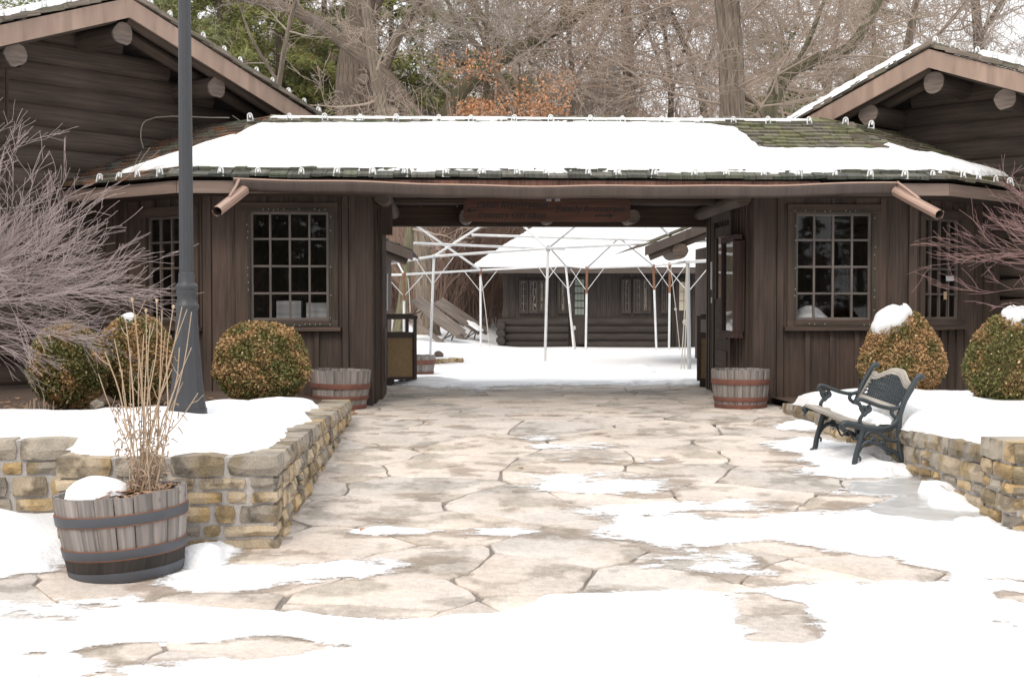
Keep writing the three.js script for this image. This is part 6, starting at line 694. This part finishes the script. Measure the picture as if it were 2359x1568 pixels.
pine('yellow green pine with a thick trunk behind the lamp post lodge roof', 505, 52, -320, 210, 1, 150, pg); pine('dense green pine right of the lamp post behind the roof', 640, 54, -300, 230, 2, 165, pg); pine('tall pine close by the thick oak trunk', 745, 57, -380, 220, 3, 140, pg2); pine('pine showing over the lodge peak beside the lamp post', 380, 51, -300, 240, 4, 90, pg2); pine('pine standing further back behind the arching limb', 900, 58, -260, 250, 5, 130, pg); pine('dull pine half hidden behind the rusty oak leaves', 1120, 60, -200, 220, 6, 70, pg2); pine('pale pine behind the bare trees near the far gable', 2010, 54, -60, 230, 7, 80, [0.21, 0.215, 0.10]); pine('low pine behind the furrowed trunk', 1800, 52, 60, 200, 8, 75, [0.19, 0.205, 0.095]); pine('pine filling the gap behind the lamp post', 450, 66, -200, 300, 10, 110, pg2); pine('pine filling the gap behind the dense green pine', 575, 68, -200, 300, 11, 110, pg); pine('pine furthest back near the thick oak', 700, 70, -200, 300, 12, 110, pg2); pine('dark pine behind the lodge with the cable', 120, 44, -330, 230, 9, 40, pg2);

// oak that keeps its rusty leaves
{ reseed(1401); const d = 46, c = at(1190, 330, d), root = V(c.x, gy(c.x, c.z), c.z), g = thing('oak_tree', 'oak still holding rusty orange leaves above the middle of the roof', 'tree', root), tw = new MB(), lf = new MB(); new MB().tube([root, V(root.x, 3.2, root.z), V(root.x + 0.2, 6.5, root.z), V(root.x + 0.1, 9.5, root.z)], [0.16, 0.13, 0.08, 0.03], 8).build('trunk', M.bark, g); lf.color(1, 1, 1);
  const clumps = []; for (let k = 0; k < 15; k++) { const cx = rr(1060, 1280), cy = k < 10 ? rr(225, 320) : rr(90, 215), nn = k < 10 ? 5 : 2; for (let q = 0; q < nn; q++) clumps.push(at(cx + rr(-34, 34), cy + rr(-22, 22), d - 1 + rr(-1.6, 1.6))); } for (let k = 0; k < 14; k++) clumps.push(at(rr(1850, 2060), rr(40, 200), 40 + rr(-2, 2)));
  for (let k = 0; k < 34; k++) clumps.push(at(rr(1120, 1330), rr(510, 575), 53 + rr(-1.5, 1.5)));
  for (const p of clumps) { if (p.x > root.x + 6) { continue; } const t = V(root.x, Math.max(1.2, p.y - rr(0.6, 1.4)), root.z), mid = t.clone().lerp(p, 0.5).add(V(0, 0.15, 0)); tw.tube([t, mid, p], [0.03, 0.018, 0.006], 4, { cap: false }); for (let q = 0; q < 62; q++) { const b = p.clone().add(V(rr(-0.6, 0.6), rr(-0.4, 0.4), rr(-0.6, 0.6))), a = V(rr(-1, 1), rr(-1.2, 0.2), rr(-1, 1)).normalize().multiplyScalar(rr(0.08, 0.13)), w = a.clone().cross(V(rr(-1, 1), rr(-1, 1), rr(-1, 1))).normalize().multiplyScalar(0.04), f = rr(0.65, 1.3); lf.color(0.50 * f, 0.25 * f, 0.125 * f); const i = [b, b.clone().addScaledVector(a, 0.5).add(w), b.clone().add(a), b.clone().addScaledVector(a, 0.5).sub(w)].map((v) => lf.v(v.x, v.y, v.z)); lf.i.push(i[0], i[1], i[2], i[0], i[2], i[3]); } }
  stuffy(tw.build('boughs', M.twigBrown, g)); stuffy(lf.build('leaves', M.vert, g), 'dry rusty orange oak leaves'); }

// the wood beyond: bare crowns that read as one mass, and the brown thicket at the courtyard end
{ const variants = []; for (let v = 0; v < 4; v++) { reseed(1500 + v); const mb = new MB(); const H = rr(9, 12); const P = [V(0, -0.3, 0), V(rr(-0.2, 0.2), H * 0.3, 0), V(rr(-0.4, 0.4), H * 0.65, rr(-0.3, 0.3)), V(rr(-0.6, 0.6), H, 0)]; mb.tube(P, [0.2, 0.16, 0.1, 0.02], 6, { cap: false }); for (let k = 0; k < 26; k++) { const t = rr(0.12, 0.98) * 3, i = Math.min(2, Math.floor(t)), b = P[i].clone().lerp(P[i + 1], t - i), a = rnd() * 6.283; sprig(mb, b, V(Math.cos(a), rr(0.1, 1.1), Math.sin(a)), rr(1.6, 3.4), 0.035, 3, { up: 0.07, wig: 0.2, min: 0.009, kids: [4, 5, 4], fwd: 0.8, spread: 0.8 }); } variants.push(mb.geo()); }
  const dummy = new THREE.Object3D(); variants.forEach((ge, v) => { reseed(1550 + v); const N = 30, im = new THREE.InstancedMesh(ge, [M.twigGrey, M.twigBrown, M.twig, M.twigGrey][v], N); im.name = numbered('far_wood'); for (let k = 0; k < N; k++) { const d = rr(58, 105), x = rr(-250, 2600), p = at(x, 400, d); dummy.position.set(p.x, gy(p.x, p.z), p.z); dummy.rotation.y = rnd() * 6.283; dummy.scale.setScalar(rr(0.9, 1.5)); dummy.updateMatrix(); im.setMatrixAt(k, dummy.matrix); } im.castShadow = im.receiveShadow = true; scene.add(im); tag(im, ['distant grey bare wood behind the gatehouse', 'distant brown bare wood behind the gatehouse', 'distant tan bare wood behind the gatehouse', 'distant grey brown bare wood at the very back'][v], 'wood', null, 'stuff'); });
  reseed(1600); const st = new MB(); for (let k = 0; k < 60; k++) { const x = rr(-1.4, 1.4), z = rr(-0.8, 0.8), h = rr(1.2, 3.4); sprig(st, V(x, -0.1, z), V(rr(-0.2, 0.2), 1, rr(-0.2, 0.2)), h, 0.014, 2, { up: 0.25, wig: 0.10, min: 0.006, kids: [5, 6], fwd: 1, spread: 0.5 }); }
  const sg = st.geo(), im = new THREE.InstancedMesh(sg, std(0.30, 0.205, 0.16), 44); im.name = 'thicket'; for (let k = 0; k < 44; k++) { const p = at(rr(780, 1330), 700, rr(42, 62)); dummy.position.set(p.x, gy(p.x, p.z), p.z); dummy.rotation.y = rnd() * 6.283; dummy.scale.set(1, rr(0.8, 1.4), 1); dummy.updateMatrix(); im.setMatrixAt(k, dummy.matrix); } scene.add(im); tag(im, 'brown thicket of bare saplings at the courtyard end', 'thicket', null, 'stuff'); }

{ reseed(1700); const mb = new MB(); mb.tube([V(0, -0.3, 0), V(0, 13, 0)], [0.25, 0.04], 6, { cap: false }); for (let k = 0; k < 2600; k++) { const y = rr(0.4, 13), R = 2.9 * (1 - y / 13.6) * Math.sqrt(rnd()), a = rnd() * 6.283, p = V(Math.cos(a) * R, y, Math.sin(a) * R), d = V(Math.cos(a), rr(-0.6, 0.3), Math.sin(a)).multiplyScalar(rr(0.3, 0.6)), w = d.clone().cross(V(rr(-1, 1), rr(-1, 1), rr(-1, 1))).normalize().multiplyScalar(0.13), e = p.clone().add(d), i0 = mb.v(p.x - w.x, p.y - w.y, p.z - w.z), i1 = mb.v(p.x + w.x, p.y + w.y, p.z + w.z), i2 = mb.v(e.x, e.y, e.z); mb.i.push(i0, i1, i2); }
  const im = new THREE.InstancedMesh(mb.geo(), std(0.07, 0.085, 0.045), 46), o = new THREE.Object3D(); im.name = 'far_wood_004'; for (let k = 0; k < 46; k++) { o.position.set(rr(-48, 48), -0.8, rr(38, 56)); o.rotation.y = rnd() * 6.283; o.scale.setScalar(rr(0.75, 1.2)); o.updateMatrix(); im.setMatrixAt(k, o.matrix); } scene.add(im); tag(im, 'dark spruce wood facing the gatehouse, mirrored in its window panes', 'wood', null, 'stuff'); }

renderer.render(scene, camera);
